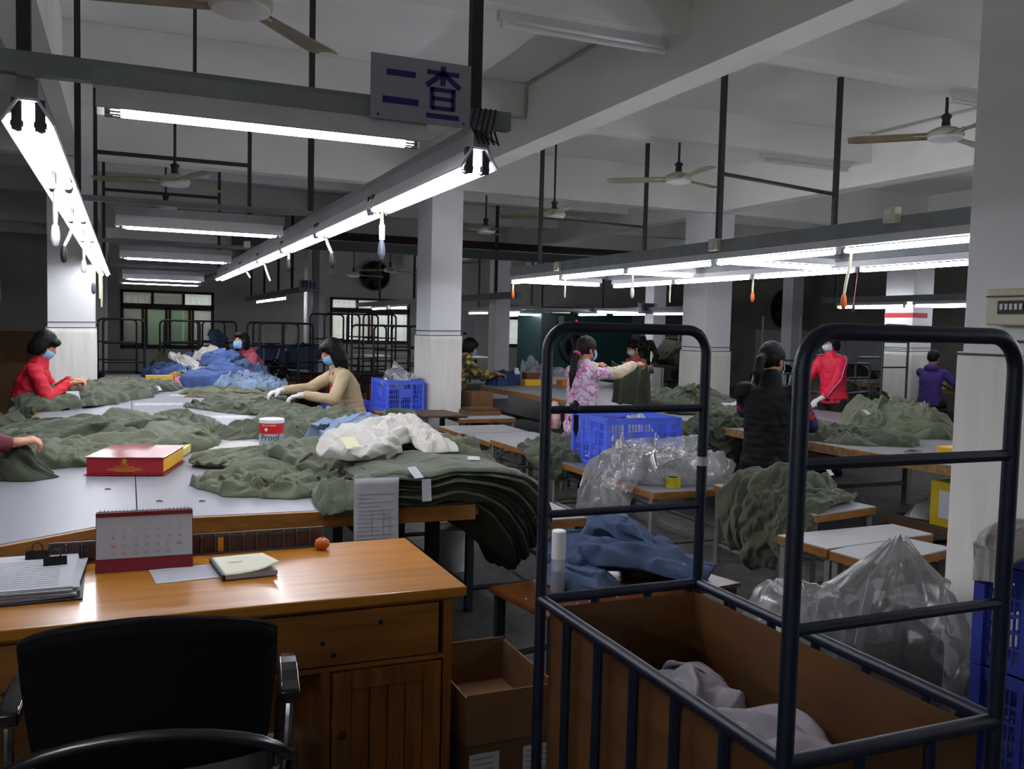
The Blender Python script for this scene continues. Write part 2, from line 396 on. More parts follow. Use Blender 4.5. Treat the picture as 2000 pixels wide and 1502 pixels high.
def frame(name, label, rails, bars, poles, r=.02):
    """hanging steel frame: rails along y, cross bars along x, poles to the ceiling"""
    t = thing(name, label, 'light frame', (rails[0][0], rails[0][1], 0)); ox, oy = rails[0][0], rails[0][1]
    for x, y0, y1, z0, z1, w in rails: MB().box(x-w/2-ox, x+w/2-ox, y0-oy, y1-oy, z0, z1).build('rail', M_rail, t)
    for x0, x1, y, z0, z1, w in bars: MB().box(x0-ox, x1-ox, y-w/2-oy, y+w/2-oy, z0, z1).build('cross_bar', M_rail, t)
    for x, y, z0, z1, rr in poles: MB().box(x-rr-ox, x+rr-ox, y-rr-oy, y+rr-oy, z0, z1).build('pole', M_pole, t)
    return t
fr1 = frame('light_frame', 'dark steel hanging frame with double strip lamps and the large sign',
      [(-.277, 3.07, 15.9, 2.313, 2.35, .045), (1.19, 3.07, 15.9, 2.313, 2.35, .045)],
      [(-1.02, 1.285, 3.095, 2.32, 2.385, .045), (-.32, 1.235, 6.42, 2.35, 2.386, .036), (-.32, 1.235, 9.77, 2.35, 2.386, .036), (-.32, 1.235, 13.44, 2.313, 2.35, .048)],
      [(-.282, 3.1, 2.385, CEIL, .019), (1.152, 3.1, 2.385, CEIL, .02)] +
      [(x, y, 2.35, CEIL, .0185) for y in (6.43, 9.9, 13.3) for x in (-.288, 1.182)])
for y, z in ((6.43, 3.22), (9.9, 3.24), (13.3, 3.32)):
    MB().box(-.01, 1.46, y-3.07-.014, y-3.07+.014, z-.019, z+.019).build('cross_bar', M_pole, fr1)
MB().box(.69-.011, .69+.011, 6.43-3.07-.011, 6.43-3.07+.011, 3.16, CEIL).build('pole', M_pole, fr1)
fr2 = frame('light_frame', 'grey channel frame with single tubes above the aisle stools and far table',
      [(4.52, .4, 10.66, 2.276, 2.374, .055), (5.9, .3, 10.66, 2.276, 2.36, .048)],
      [(4.52, 5.9, 6.32, 2.292, 2.34, .048), (4.52, 5.9, 10.6, 2.292, 2.34, .048), (4.52, 5.9, 8.46, 2.32, 2.36, .048)],
      [(4.5, 6.25, 2.374, CEIL, .02), (5.88, 6.43, 2.36, CEIL, .02), (4.5, 9.77, 2.374, CEIL, .02), (5.9, 9.72, 2.36, CEIL, .02), (5.9, .9, 2.36, CEIL, .02), (4.52, .9, 2.36, CEIL, .02)])
MB().tube([(-.02, 6.25-.4, 2.92), (1.36, 6.43-.4, 2.884)], .017, 6).build('cross_bar', M_pole, fr2)
MB().tube([(-.02, 9.77-.4, 2.92), (1.38, 9.72-.4, 2.9)], .015, 6).build('cross_bar', M_pole, fr2)

# frames farther back
s3 = make_lamp('fluorescent_lamp', 'distant lit strip lamp beside the thread-trimming sign', 1, 1.5, 0, group='strip lamps beyond the steel post')
moved(s3, (3.05, 21.5, 2.115)); clone(s3, (3.05, 23.1, 2.115)); clone(s3, (3.05, 19.9, 2.115))
frame('light_frame', 'far hanging frame carrying the thread-trimming sign', [(3.05, 16.7, 26, 2.2, 2.3, .08)], [], [(3.05, y, 2.3, CEIL, .025) for y in (18.5, 20.3, 22.5, 25)])
s4 = make_lamp('fluorescent_lamp', 'distant lit strip lamp in front of the bright barred window', 1, 1.5, 0, group='strip lamps before the bright window')
moved(s4, (6.3, 22.1, 2.055)); clone(s4, (6.3, 24.0, 2.055))
frame('light_frame', 'dark hanging frame in front of the bright window', [(6.3, 14.5, 26.5, 2.14, 2.26, .09)], [], [(6.3, y, 2.26, CEIL, .025) for y in (15.6, 18.3, 20.8, 24)])
s5 = make_lamp('fluorescent_lamp', 'distant lit strip lamp near the green drying machine', 1, 1.5, 0, group='strip lamps near the green machine')
first = True
for x, y in ((10.7, 24.6), (10.7, 20.0), (10.7, 18.2), (10.7, 16.4), (8.8, 20.9), (8.8, 23)):
    if first: moved(s5, (x, y, 2.0)); first = False
    else: clone(s5, (x, y, 2.0))
s5x = make_lamp('fluorescent_lamp', 'far crosswise tube in front of the green machine', 1, 1.2, 0, group='cross tubes near the green machine')
moved(s5x, (9.6, 22.2, 1.99), PI/2); clone(s5x, (10.1, 17.6, 2.02), PI/2)
frame('light_frame', 'far hanging frame near the green drying machine', [(10.7, 14.5, 26, 2.08, 2.16, .07), (8.8, 19, 26, 2.08, 2.16, .06)], [(8.8, 10.7, 20, 2.08, 2.14, .05)], [(10.7, y, 2.16, CEIL, .022) for y in (15.6, 19.5, 23)]+[(8.8, y, 2.16, CEIL, .022) for y in (19.5, 23)])
s6 = make_lamp('fluorescent_lamp', 'lit strip lamp in front of the red-banded column', 1, 1.5, 0, group='strip lamps near the red-banded column')
moved(s6, (11.55, 10.0, 2.12)); clone(s6, (11.55, 11.7, 2.12)); clone(s6, (12.75, 11.0, 2.16)); clone(s6, (12.75, 12.6, 2.16))
frame('light_frame', 'hanging frame by the red-banded column', [(11.55, 9, 12.8, 2.2, 2.3, .07), (12.75, 9.6, 13.6, 2.24, 2.33, .06)], [], [(11.55, 9.3, 2.3, CEIL, .022), (11.55, 12.5, 2.3, CEIL, .022), (12.75, 13.3, 2.3, CEIL, .022)])
# unseen fill lamps with their frames, added to lift the ambient light
s7 = make_lamp('fluorescent_lamp', 'bare double tube fill lamp added out of view', 2, 1.5, 0, group='added fill lamps out of view')
first = True
for x, y0, n in ((-2.6, -4.0, 3), (-4.4, -4.0, 3), (9.6, -3.6, 5), (11.2, -3.6, 5)):
    for i in range(n):
        loc = (x, y0+1.57*i+.8, 2.3)
        if first: moved(s7, loc); first = False
        else: clone(s7, loc)
for x0, x1, y0, y1, l in ((-4.4, -2.6, -4.0, .9, 'added frame holding the unseen fill lamps by the near wall'), (9.6, 11.2, -3.6, 4.3, 'added frame holding the unseen fill lamps beyond the near column')):
    frame('light_frame', l, [(x, y0, y1, 2.386, 2.43, .03) for x in sorted({x0, x1})], [], [(x, y, 2.43, CEIL, .02) for x in sorted({x0, x1}) for y in (y0+.3, y1-.3)])

# pull-cord switches
def switch(loc, L, style, label, sway=0.0):
    t = thing('pull_switch', label, 'pull switch', loc)
    if style == 'cord':
        MB().tube([(0, 0, 0), (sway*.5, 0, -L*.5), (sway, 0, -L)], .004, 6).build('cord', mat('pink_cord', '#a26a78', .7), t, smooth=True)
        MB().lathe([(.002, 0), (.012, -.02), (.014, -.05), (.006, -.08)], 10, (sway, 0, -L)).build('knob', M_dark, t, smooth=True)
    else:
        w = .011
        MB().tube([(0, 0, 0), (sway*.3, 0, -L*.4), (sway*.7, .004, -L*.75), (sway, 0, -L)], [.008, .011, .011, .009], 6).build('strap', M_ivory, t, smooth=True)
        m = {'orange': M_orange, 'white': M_whitep, 'grey': M_greyp, 'dark': M_dark, 'none': None}[style]
        if m: MB().lathe([(.003, .01), (.014, 0), (.019, -.03), (.02, -.06), (.013, -.088), (.004, -.095)], 12, (sway, 0, -L)).build('pendant', m, t, smooth=True)
    return t
sw = MB()
a = switch((1.21, 4.585, 2.19), 0.158, 'grey', 'cream strap switch with grey pendant on the near right strip')
sb = MB().box(-.014, .014, -.012, .008, -.15, -.07).build('switch_body', M_whitep, a, bevel=.004)
switch((1.21, 6.046, 2.19), 0.121, 'dark', 'short curved strap switch with a dark pendant beside the grey one', .05)
switch((1.21, 7.505, 2.19), 0.074, 'dark', 'small strap switch with dark pendant on the near strip, next after the curved one')
switch((1.21, 8.965, 2.19), 0.186, 'none', 'bare curved strap hanging from the middle of the near strip', .06)
switch((1.21, 10.416, 2.19), 0.094, 'none', 'short bare strap near the far end of the near strip', .05)
switch((-0.298, 4.585, 2.19), 0.176, 'white', 'strap switch with white pendant under the doubled left strip')
switch((-0.288, 6.046, 2.19), 0.167, 'dark', 'strap switch with black oval pendant under the left strip', -.06)
switch((-0.298, 7.505, 2.19), 0.158, 'white', 'small white pendant switch before the cloth-wrapped column')
switch((-0.278, 8.965, 2.19), 0.278, 'grey', 'grey pendant switch at the edge of the cloth-wrapped column')
switch((-0.25, 9.858, 2.19), 0.391, 'none', 'long bare cream strap beside the cloth-wrapped column')
switch((-0.25, 10.51, 2.19), 0.466, 'none', 'longest bare cream strap at the column corner')
switch((4.52, 4.762, 2.19), 0.307, 'orange', 'cream strap with orange pendant in front of the red-banded column', -.05)
switch((4.52, 7.645, 2.19), 0.167, 'white', 'cream strap with white pendant over the far table')
switch((4.52, 9.114, 2.19), 0.223, 'none', 'long bare strap over the sorting boxes')
switch((4.52, 10.602, 2.19), 0.112, 'orange', 'orange pendant at the far end of the grey channel')
switch((5.905, 7.579, 2.19), 0.158, 'orange', 'orange pendant on the second channel of the far table')
switch((5.905, 6.138, 2.19), 0.298, 'cord', 'thin pink pull cord in front of the stained column', -.03)
switch((5.905, 9.114, 2.19), 0.233, 'none', 'bare pale strap hanging behind the pink-smocked worker')
# sockets and junction boxes on the channels
def jbox(loc, label, s=.1):
    t = thing('junction_box', label, 'junction box', loc)
    MB().box(-.03, .03, -s/2, s/2, -s/2, s/2).build('box', M_ivory, t, bevel=.006)
    MB().box(-.036, -.03, -s*.32, s*.32, -s*.32, s*.32).build('cover', M_sockw, t, bevel=.002)
    return t
jbox((4.464, 4.372, 2.381), 'ivory socket box above the nearest tube of the grey channel')
jbox((4.464, 6.25, 2.334), 'ivory junction box at the foot of a hanging pole')
jbox((4.464, 9.208, 2.316), 'ivory junction box far along the grey channel')
jbox((1.135, 9.672, 2.399), 'small junction box where a cross lamp meets the near strip', .065)
# wires bunched at the front end of the near strip
wr = MB()
for k in range(5):
    x = 1.146+.019*k
    wr.tube([(x, 3.066, 2.386), (x-.024, 3.05, 2.32-.01*k), (x+.012, 3.058, 2.26), (x+.024, 3.1, 2.278), (x+.018, 3.12, 2.32)], .0036, 5)
tag(wr.build('lamp_wires', M_dark, smooth=True), 'tangle of black wires at the end of the near strip lamp', 'wires')

# ---------------------------------------------------------------- hanging signs
M_sign = mat('sign_board', '#9b98a0', .5, var=.05); M_blue = mat('sign_blue', '#1e1f6d', .5)
def sign(loc, w, h, txt, size, label, rz=0, bold=.0):
    t = thing('sign', label, 'sign', loc, rz)
    MB().box(-w/2, w/2, -.004, .004, -h/2, h/2).build('board', M_sign, t)
    if txt == '二查':
        # two bold characters built stroke by stroke on the board
        S = MB(); k = h
        def bar(x0, z0, x1, z1, th):
            d = Vector((x1-x0, 0, z1-z0)); n = Vector((-d.z, 0, d.x)).normalized()*th/2
            P = [Vector((x0, 0, z0))+n, Vector((x1, 0, z1))+n, Vector((x1, 0, z1))-n, Vector((x0, 0, z0))-n]
            S.add([(p.x, -.0055, p.z) for p in P]+[(p.x, -.004, p.z) for p in P], [(0, 1, 2, 3), (7, 6, 5, 4), (0, 4, 5, 1), (1, 5, 6, 2), (2, 6, 7, 3), (3, 7, 4, 0)])
        bar(-0.1255, 0.0511, -0.0233, 0.0511, 0.0204); bar(-0.1394, -0.0419, -0.0112, -0.0419, 0.0223)
        bar(0.0186, 0.0697, 0.1349, 0.0697, 0.0158); bar(0.0763, 0.093, 0.0763, 0.0278, 0.0186); bar(0.0697, 0.0652, 0.0167, 0.0233, 0.0176); bar(0.0836, 0.0652, 0.1394, 0.0233, 0.0176)
        bar(0.0372, -0.0558, 0.0372, 0.0186, 0.0158); bar(0.1153, -0.0558, 0.1153, 0.0186, 0.0158); bar(0.0325, 0.0121, 0.121, 0.0121, 0.0149); bar(0.0372, -0.0186, 0.1153, -0.0186, 0.0131); bar(0.0372, -0.0511, 0.1153, -0.0511, 0.0149); bar(0.0167, -0.0791, 0.1376, -0.0791, 0.0167)
        S.build('characters', M_blue, t)
    else: lettering('characters', txt, size, M_blue, t, (0, -.005, 0), bold=bold)
    for sx in (-1, 1): MB().tube([(sx*w*.43, -.007, -h*.44), (sx*w*.43, .0, -h*.44)], .004, 6).build('screw', M_dark, t)
    return t
sign((.94, 3.058, 2.414), .36, .218, '二查', .16, 'grey board with two large blue characters above the near strip lamps')
sign((3.05, 16.694, 2.3), .34, .2, '剪线', .15, 'small grey board with blue characters on the far post', 0, .003)
sign((10.7, 17.4, 2.13), .5, .24, '锁眼', .18, 'dim blue-lettered board on the far frame by the grey column', 0, .003)
sign((-2.2, 16, 1.98), .8, .3, '打钉', .26, 'unlit blue-lettered board in the dark aisle', .2, .004)

# ---------------------------------------------------------------- ceiling fans
M_fan = mat('fan_cream', '#b9b6a4', .5, var=.12); M_blade = mat('fan_blade', '#8d8263', .5, var=.2, vscale=3)
M_fancap = mat('fan_cap_white', '#d8d8d4', .4)
def make_fan(label, drop, span=.62):
    t = thing('ceiling_fan', label, 'ceiling fan')   # origin at the motor underside
    MB().tube([(0, 0, .16), (0, 0, drop)], .013, 8).build('rod', M_pole, t, smooth=True)
    MB().lathe([(.02, .1), (.035, .13), (.03, .17), (.045, .2), (.02, .22)], 14).build('coupling', M_dark, t, smooth=True)
    MB().lathe([(.03, .12), (.09, .1), (.135, .075), (.145, .05), (.14, .03)], 28).build('motor', M_fan, t, smooth=True)
    MB().lathe([(.132, .032), (.128, .012), (.1, .0), (.04, -.006)], 28).build('cap', M_fancap, t, smooth=True)
    for k in range(3):
        a = 2*PI*k/3; ca, sa = math.cos(a), math.sin(a)
        G = []
        for i in range(9):
            u = i/8; d = .13+u*span; w = .065+.025*u; tw = .22-.1*u; row = []
            if i == 8: w *= .75
            for j in range(5):
                v = (j/4*2-1)*w; zz = .055+v*tw-.012*(v/w)**2
                row.append((ca*d-sa*v, sa*d+ca*v, zz))
            G.append(row)
        b = MB().grid(G).build('blade', M_blade, t, smooth=True, solid=.006)
        MB().tube([(ca*.11, sa*.11, .05), (ca*.24, sa*.24, .056)], .012, 6).build('blade_bracket', M_fan, b)
    return t
f0 = make_fan('ceiling fan with brown blades just above the large sign frame', 1.0); moved(f0, (.47, 4.3, 2.98), -1.25)
def fan(loc, rz, label, sc=1):
    c = clone(f0, loc, rz, label); return c
fan((6.15, 5.5, 3.22), 2.35, 'ceiling fan between the cross beams by the electric box column')
fan((5.3, 8.1, 3.16), .35, 'ceiling fan hung beside two poles over the far table')
fan((4.95, 10.35, 3.0), .25, 'ceiling fan over the sorting boxes, with one blade lit')
fan((4.75, 12.2, 2.96), .9, 'small-looking ceiling fan just right of the cloth-wrapped column by the crates')
fan((.42, 9.3, 2.88), .8, 'ceiling fan between the long strips of the near frame')
fan((.46, 12.6, 3.0), .15, 'far ceiling fan beyond the near strip frame')
fan((5.0, 21.5, 2.75), .2, 'dim ceiling fan hung left of the wall exhaust fan')
fan((5.35, 19.5, 2.78), .5, 'dim ceiling fan in front of the wall exhaust fan')
fan((6.3, 17.9, 2.9), 1.1, 'dim ceiling fan beside the far column, hung under the pipe')
# ---------------------------------------------------------------- tables
M_lam = mat('white_laminate', '#7b7c82', .42, spec=.35, var=.05, vscale=3, stretch=(1, .08, 1))
M_lam2 = mat('grey_laminate', '#a3a4a6', .4, var=.07, vscale=4)
M_edge = mat('wood_edge', '#8a5a22', .5, var=.3, vscale=9, stretch=(1, 1, 5))
M_edge2 = mat('chipped_wood_edge', '#8c6a3e', .6, var=.4, vscale=30)
M_leg = mat('leg_steel_grey', '#6d6c68', .55, var=.15)
M_legd = mat('leg_steel_dark', '#24272a', .55, var=.2)
TZ = .78
t1 = thing('packing_table', 'long white laminate work table heaped with olive trousers in front of the pine desk', 'table', (0, 3.9, 0))
def board(poly, z0, z1, parent, oy, edge, name='tabletop', top=M_lam):
    MB().prism([(x, y-oy) for x, y in poly], z0+.004, z1).build(name, top, parent)
    MB().prism([(x, y-oy) for x, y in poly], z0, z0+.004).build('underside', M_edge, parent)
OY = 3.9; TB = 14.6
board([(-.70, 3.47), (.035, 3.975), (.035, TB), (-.30, TB), (-.30, 10.95), (-.70, 10.95)], TZ-.03, TZ, t1, OY, 0)
board([(.04, 3.975), (.895, 3.94), (.895, TB), (.04, TB)], TZ-.03, TZ, t1, OY, 0)
board([(.90, 3.94), (1.5, 3.92), (1.5, TB), (.90, TB)], TZ-.03, TZ, t1, OY, 0)
def strip(p, q, z0, z1, parent, oy, m=M_edge, th=.025, name='edge_strip', ox=0):
    p, q = Vector((p[0]-ox, p[1]-oy)), Vector((q[0]-ox, q[1]-oy)); d = (q-p).normalized(); n = Vector((d.y, -d.x))*th
    MB().prism([tuple(p), tuple(q), tuple(q+n), tuple(p+n)], z0, z1).build(name, m, parent, bevel=.003)
strip((-.70, 3.47), (.035, 3.975), TZ-.075, TZ-.002, t1, OY)
strip((.035, 3.975), (1.5, 3.92), TZ-.075, TZ-.002, t1, OY)
strip((1.5, 3.92), (1.5, TB), TZ-.06, TZ-.002, t1, OY); strip((-.70, 10.95), (-.70, 3.47), TZ-.06, TZ-.002, t1, OY)
for x in (-.6, 1.42):
    for y in (4.3, 6.5, 9, 10.8, 14.2):
      if x > 0 or y < 11: MB().box(x-.03, x+.03, y-OY-.03, y-OY+.03, 0, TZ-.04).build('leg', M_legd, t1)
for y in (4.3, 9): MB().box(-.6, 1.42, y-OY-.025, y-OY+.025, TZ-.13, TZ-.08).box(-.6, 1.42, y-OY-.02, y-OY+.02, .2, .24).build('crossbar', M_legd, t1)
for x, y1 in ((-.6, 6.9), (1.42, 10.3)): MB().box(x-.02, x+.02, .4, y1, .2, .24).build('stretcher', M_legd, t1)
# faded print strips laid flat on the laminate
M_print = mat('faded_print', '#8a8b94', .5, col2='#c3c4ca', vscale=40)
def decal(x0, x1, y0, y1, label, z=TZ, m=M_print, name='paper_strip', rz=0, cat='paper strip'):
    return tag(MB().box(x0, x1, y0, y1, z, z+.0015, rz=rz).build(name, m), label, cat)
decal(.06, .5, 9.28, 9.55, 'worn printed strip stuck across the seam of the near table')
decal(.42, .72, 10.4, 10.62, 'faded printed strip farther along the near table')
decal(.62, .98, 7.95, 8.2, 'worn printed strip near the olive trousers and the paint can', rz=-.05)

t2 = thing('packing_table', 'long white laminate work table with chipped wooden edge under the grey channel lamps', 'table', (4.8, 4, 0))
P2 = [(4.98, 3.6), (7.12, 3.6), (7.12, 13.4), (4.6, 13.4)]
MB().prism([(x-4.8, y-4) for x, y in P2], TZ-.03, TZ).build('tabletop', M_lam, t2)
strip((4.98, 3.6), (4.6, 13.4), TZ-.07, TZ-.001, t2, 4, M_edge2, -.025, ox=4.8); strip((4.98, 3.6), (7.12, 3.6), TZ-.07, TZ-.001, t2, 4, M_edge2, ox=4.8)
strip((7.12, 3.6), (7.12, 13.4), TZ-.07, TZ-.001, t2, 4, M_edge2, ox=4.8); strip((4.6, 13.4), (7.12, 13.4), TZ-.07, TZ-.001, t2, 4, M_edge2, -.025, ox=4.8)
for y in (3.9, 6.5, 9.5, 13):
    for x in (5.1, 7.0): MB().box(x-4.83, x-4.77, y-4.03, y-3.97, 0, TZ-.03).build('leg', M_leg, t2)
    MB().box(.3, 2.2, y-4.02, y-3.98, .18, .22).build('crossbar', M_legd, t2)
tag(MB().box(5.3, 6.9, 7.4, 13.2, .3, .33).build('under_shelf', M_legd, ), 'dark storage board under the far table', 'shelf')

# ---------------------------------------------------------------- benches and stools
def bench(label, poly, z, top, edge=M_edge, legm=M_leg, th=.05, lr=.02, name='work_stool', group=None, inset=.05):
    cx = sum(p[0] for p in poly)/len(poly); cy = sum(p[1] for p in poly)/len(poly)
    t = thing(name, label, 'stool' if name == 'work_stool' else 'bench', (cx, cy, 0), 0, group)
    q = [(x-cx, y-cy) for x, y in poly]
    MB().prism(q, z-th, z-.006).build('edge_board', edge, t); MB().prism([(x*.995, y*.995) for x, y in q], z-.006, z).build('seat_top', top, t)
    L = []
    for x, y in q:
        k = 1-inset/max(.05, math.hypot(x, y)); lx, ly = x*k, y*k; L.append((lx, ly))
        MB().box(lx-lr, lx+lr, ly-lr, ly+lr, 0, z-th).build('leg', legm, t)
    for i in range(4):
        a, b = L[i], L[(i+1) % 4]
        MB().tube([(a[0], a[1], .13), (b[0], b[1], .13)], .015, 4).build('stretcher', legm, t)
    return t
B = lambda x0, x1, y0, y1: [(x0, y0), (x1, y0), (x1, y1), (x0, y1)]
bench('small white-topped stool, farthest of the row in the aisle', B(3.19, 3.98, 8.8, 9.5), .5, M_lam2)
bench('white-topped stool in the middle of the aisle row', B(3.23, 4.02, 8.06, 8.77), .5, M_lam2)
bench('white-topped stool with folded olive trousers in the aisle row', [(3.27, 6.95), (4.1, 6.95), (4.05, 8.03), (3.22, 8.03)], .53, M_lam2)
bench('white-topped bench carrying the full blue crate and a clear plastic sack', B(3.33, 4.15, 5.25, 6.88), .5, M_lam, name='work_bench')
bench('wood-edged bench with a glue roll and draped trousers beside the vest wearer', [(3.73, 4.12), (4.3, 4.22), (4.18, 5.2), (3.77, 5.18)], .55, M_lam2, name='work_bench')
bench('low white stool pushed beside its twin near the plastic sacks', [(3.46, 3.35), (4.14, 3.5), (4.06, 3.82), (3.42, 3.66)], .47, M_lam2)
bench('low white stool between its twin and the draped bench', [(3.42, 3.68), (4.3, 3.78), (4.28, 4.06), (3.38, 4.03)], .475, M_lam2)
bench('dark brown glossy bench with scattered specks holding the blue jeans', [(1.55, 3.2), (2.62, 3.36), (2.5, 3.85), (1.48, 3.66)], .45, mat('brown_lacquer', '#5d3416', .25, var=.3, vscale=7), mat('brown_edge', '#5a3414', .45, var=.2), M_legd, .02, name='work_bench')
bench('white-topped bench partly under the hanging trouser stack', B(1.75, 2.49, 4.65, 6.1), .5, M_lam, M_edge, M_legd, name='work_bench')
bench('brown metal-legged stool in front of the blue crate', [(3.18, 10.0), (3.72, 10.0), (3.68, 10.75), (3.1, 10.75)], .56, mat('brown_board', '#5b4636', .6, var=.25), mat('brown_board_edge', '#473528', .6), mat('teal_leg', '#4d595b', .5), .02)
bench('white-topped stool with brown paper packs by the column', B(3.6, 4.3, 9.9, 10.75), .53, M_lam2)
bench('wood-edged stool under the blue crate by the column', B(2.85, 3.5, 10.85, 11.85), .53, M_lam2)
bench('brown metal-topped stool under the vest wearer', B(4.22, 4.62, 5.26, 5.6), .52, mat('seat_dark', '#2a2522', .6), legm=M_legd)
def seat(x, y, z, label): return bench(label, B(x-.2, x+.2, y-.17, y+.17), z, mat('seat_dark', '#2a2522', .6), mat('seat_edge', '#3b2a1c', .6), M_legd, .03)
seat(-.92, 9.2, .56, 'plain stool under the worker in the red jacket at the near table')
seat(-1.12, 5.2, .56, 'plain stool under the worker in burgundy sleeves')
seat(2.02, 8.6, .56, 'plain stool under the worker in the beige jumper')
seat(1.8, 12.6, .6, 'plain stool under the worker in the dusty pink hood')
seat(4.3, 12.15, .56, 'plain stool under the worker in the yellow camouflage smock')
seat(7.55, 12.3, .56, 'plain stool under the worker in the salmon top')
seat(11.75, 10.55, .5, 'plain stool under the purple-hooded worker')
seat(4.3, 8.02, .6, 'tall plain stool under the worker in the pink flowered smock')

# ---------------------------------------------------------------- pine desk
M_pine = mat('pine_lacquer', '#ab6f22', .3, var=.22, vscale=4, stretch=(.4, 6, 6), coat=.1, spec=.35)
M_pined = mat('pine_front', '#8f5a1f', .45, var=.3, vscale=5, stretch=(.6, 4, 6))
M_pinev = mat('pine_door', '#84501a', .42, var=.42, vscale=5, stretch=(7, 4, .5))
M_void = mat('dark_void', '#0b0a09', .9); M_knot = mat('pine_knot', '#1d0e06', .5)
dk = thing('writing_desk', 'varnished pine desk with a drawer and cupboard in front of the work table', 'desk', (0, 2.74, 0))
MB().box(-1.5, 1.03, 0, .72, .715, .75).build('desk_top', M_pine, dk, bevel=.006)
MB().box(.965, .995, .04, .68, 0, .715).build('side_panel', M_pinev, dk); MB().box(-1.46, -1.43, .04, .68, 0, .715).build('side_panel', M_pinev, dk)
MB().box(-1.43, .965, .66, .68, .05, .715).build('back_panel', M_pined, dk)
MB().box(.56, .59, .04, .66, 0, .52).build('side_panel', M_pinev, dk)
MB().box(-.9, -.87, .04, .66, 0, .52).build('side_panel', M_pinev, dk)
MB().box(-1.43, .965, .035, .05, .70, .715).box(-1.43, .965, .035, .05, .505, .52).build('front_rail', M_pined, dk)
for x0, x1 in ((-.84, .02), (.05, .945)):
    d = MB().box(x0, x1, .03, .05, .525, .695).build('drawer', M_pined, dk, bevel=.004)
    for (kx, kz) in ((.3, .63), (.44, .6), (.47, .56), (.60, .65)):
        xx = x0+kx*(x1-x0)*1.3
        if xx < x1-.03: MB().lathe([(.009, 0), (.006, .002)], 10).xf(Matrix.Translation((xx, .03, kz)) @ Matrix.Rotation(PI/2, 4, 'X')).build('knot', M_knot, d)
for x0, x1 in ((.595, .955), (-1.425, -.91)):
    d = thing('door', None, None); d.parent = dk; del_ = None
    MB().box(x0, x0+.06, .025, .05, .04, .5).box(x1-.06, x1, .025, .05, .04, .5).box(x0+.06, x1-.06, .025, .05, .44, .5).box(x0+.06, x1-.06, .025, .05, .04, .1).build('door_frame', M_pinev, d, bevel=.003)
    n = 4; w = (x1-x0-.12)/n
    for i in range(n): MB().box(x0+.06+i*w+.002, x0+.06+(i+1)*w-.002, .032, .045, .1, .44).build('plank', M_pinev, d)
    MB().lathe([(.008, 0), (.012, .012), (.004, .02)], 10).xf(Matrix.Translation((x0+.03, .025, .3)) @ Matrix.Rotation(PI/2, 4, 'X')).build('knob', M_knot, d, smooth=True)
MB().box(.59, .965, .05, .64, .03, .05).box(.59, .965, .05, .64, .27, .285).build('inner_shelf', M_pined, dk)

# ---------------------------------------------------------------- office chair
M_black = mat('black_mesh', '#040405', .75, spec=.2); M_gloss = mat('black_gloss', '#0d0f12', .12, coat=.5); M_chrome = mat('dark_chrome', '#6b6d70', .22, metal=1)
ch = thing('office_chair', 'black office chair with glossy armrests pulled up to the pine desk', 'chair', (.07, 2.3, 0), -.12)
G = []
for i in range(13):
    v = i/12; z = .58+.35*v; row = []
    for j in range(17):
        u = j/16*2-1; hw = .27*(1-.10*(1-v)**2); x = u*hw
        zz = z+(.012*math.cos(u*PI) if v > .5 else 0)*v-(.03*abs(u)**6 if v > .9 else 0)
        y = -.16-.05*v+.055*u*u-.0
        row.append((x, y, zz))
    G.append(row)
MB().grid(G).build('backrest', M_black, ch, smooth=True, solid=.025)
MB().tube([G[12][j] for j in range(17)], .009, 6).build('top_trim', M_gloss, ch, smooth=True)
sg = []
for i in range(9):
    row = []
    for j in range(9):
        u, v = j/8*2-1, i/8*2-1
        row.append((u*.25, .06+v*.23, .455+.02*(1-u*u)*(1-v*v)-.02*max(0, v)**3))
    sg.append(row)
MB().grid(sg).build('seat', M_black, ch, smooth=True, solid=.05)
for s in (-1, 1):
    a = MB(); P = []
    for i in range(9):
        u = i/8; y = -.12+.33*u; z = .72+.03*math.sin(u*PI*.9)-.07*(u**4)
        P.append((s*.305, y, z))
    ar = MB()
    for i in range(8):
        (x0, y0, z0), (x1, y1, z1) = P[i], P[i+1]
        ar.add([(x0-.024, y0, z0), (x0+.024, y0, z0), (x0+.024, y0, z0-.03), (x0-.024, y0, z0-.03), (x1-.024, y1, z1), (x1+.024, y1, z1), (x1+.024, y1, z1-.03), (x1-.024, y1, z1-.03)],
               [(0, 1, 5, 4), (1, 2, 6, 5), (2, 3, 7, 6), (3, 0, 4, 7)]+([(0, 3, 2, 1)] if i == 0 else [])+([(4, 5, 6, 7)] if i == 7 else []))
    ar.build('armrest', M_gloss, ch, smooth=True, bevel=.006)
    MB().tube([(s*.305, .17, .66), (s*.29, .2, .55), (s*.285, .16, .4), (s*.22, .05, .38)], .012, 8).build('arm_support', M_chrome, ch, smooth=True)
    MB().tube([(s*.305, -.1, .68), (s*.295, -.16, .55), (s*.27, -.12, .4)], .012, 8).build('arm_support', M_chrome, ch, smooth=True)
bt = [(-.27, .0, .38), (-.30, -.14, .5), (-.31, -.2, .6)] + [(.30*math.sin(a), -.21-.13*math.cos(a)**.7, .6+.14*math.cos(a)) for a in [PI*(k/14-.5) for k in range(1, 14)]] + [(.31, -.2, .6), (.30, -.14, .5), (.27, .0, .38)]
MB().tube(bt, .014, 10).build('back_tube', M_chrome, ch, smooth=True)
MB().tube([(0, .05, .43), (0, .05, .12)], .03, 12).build('column', M_chrome, ch, smooth=True)
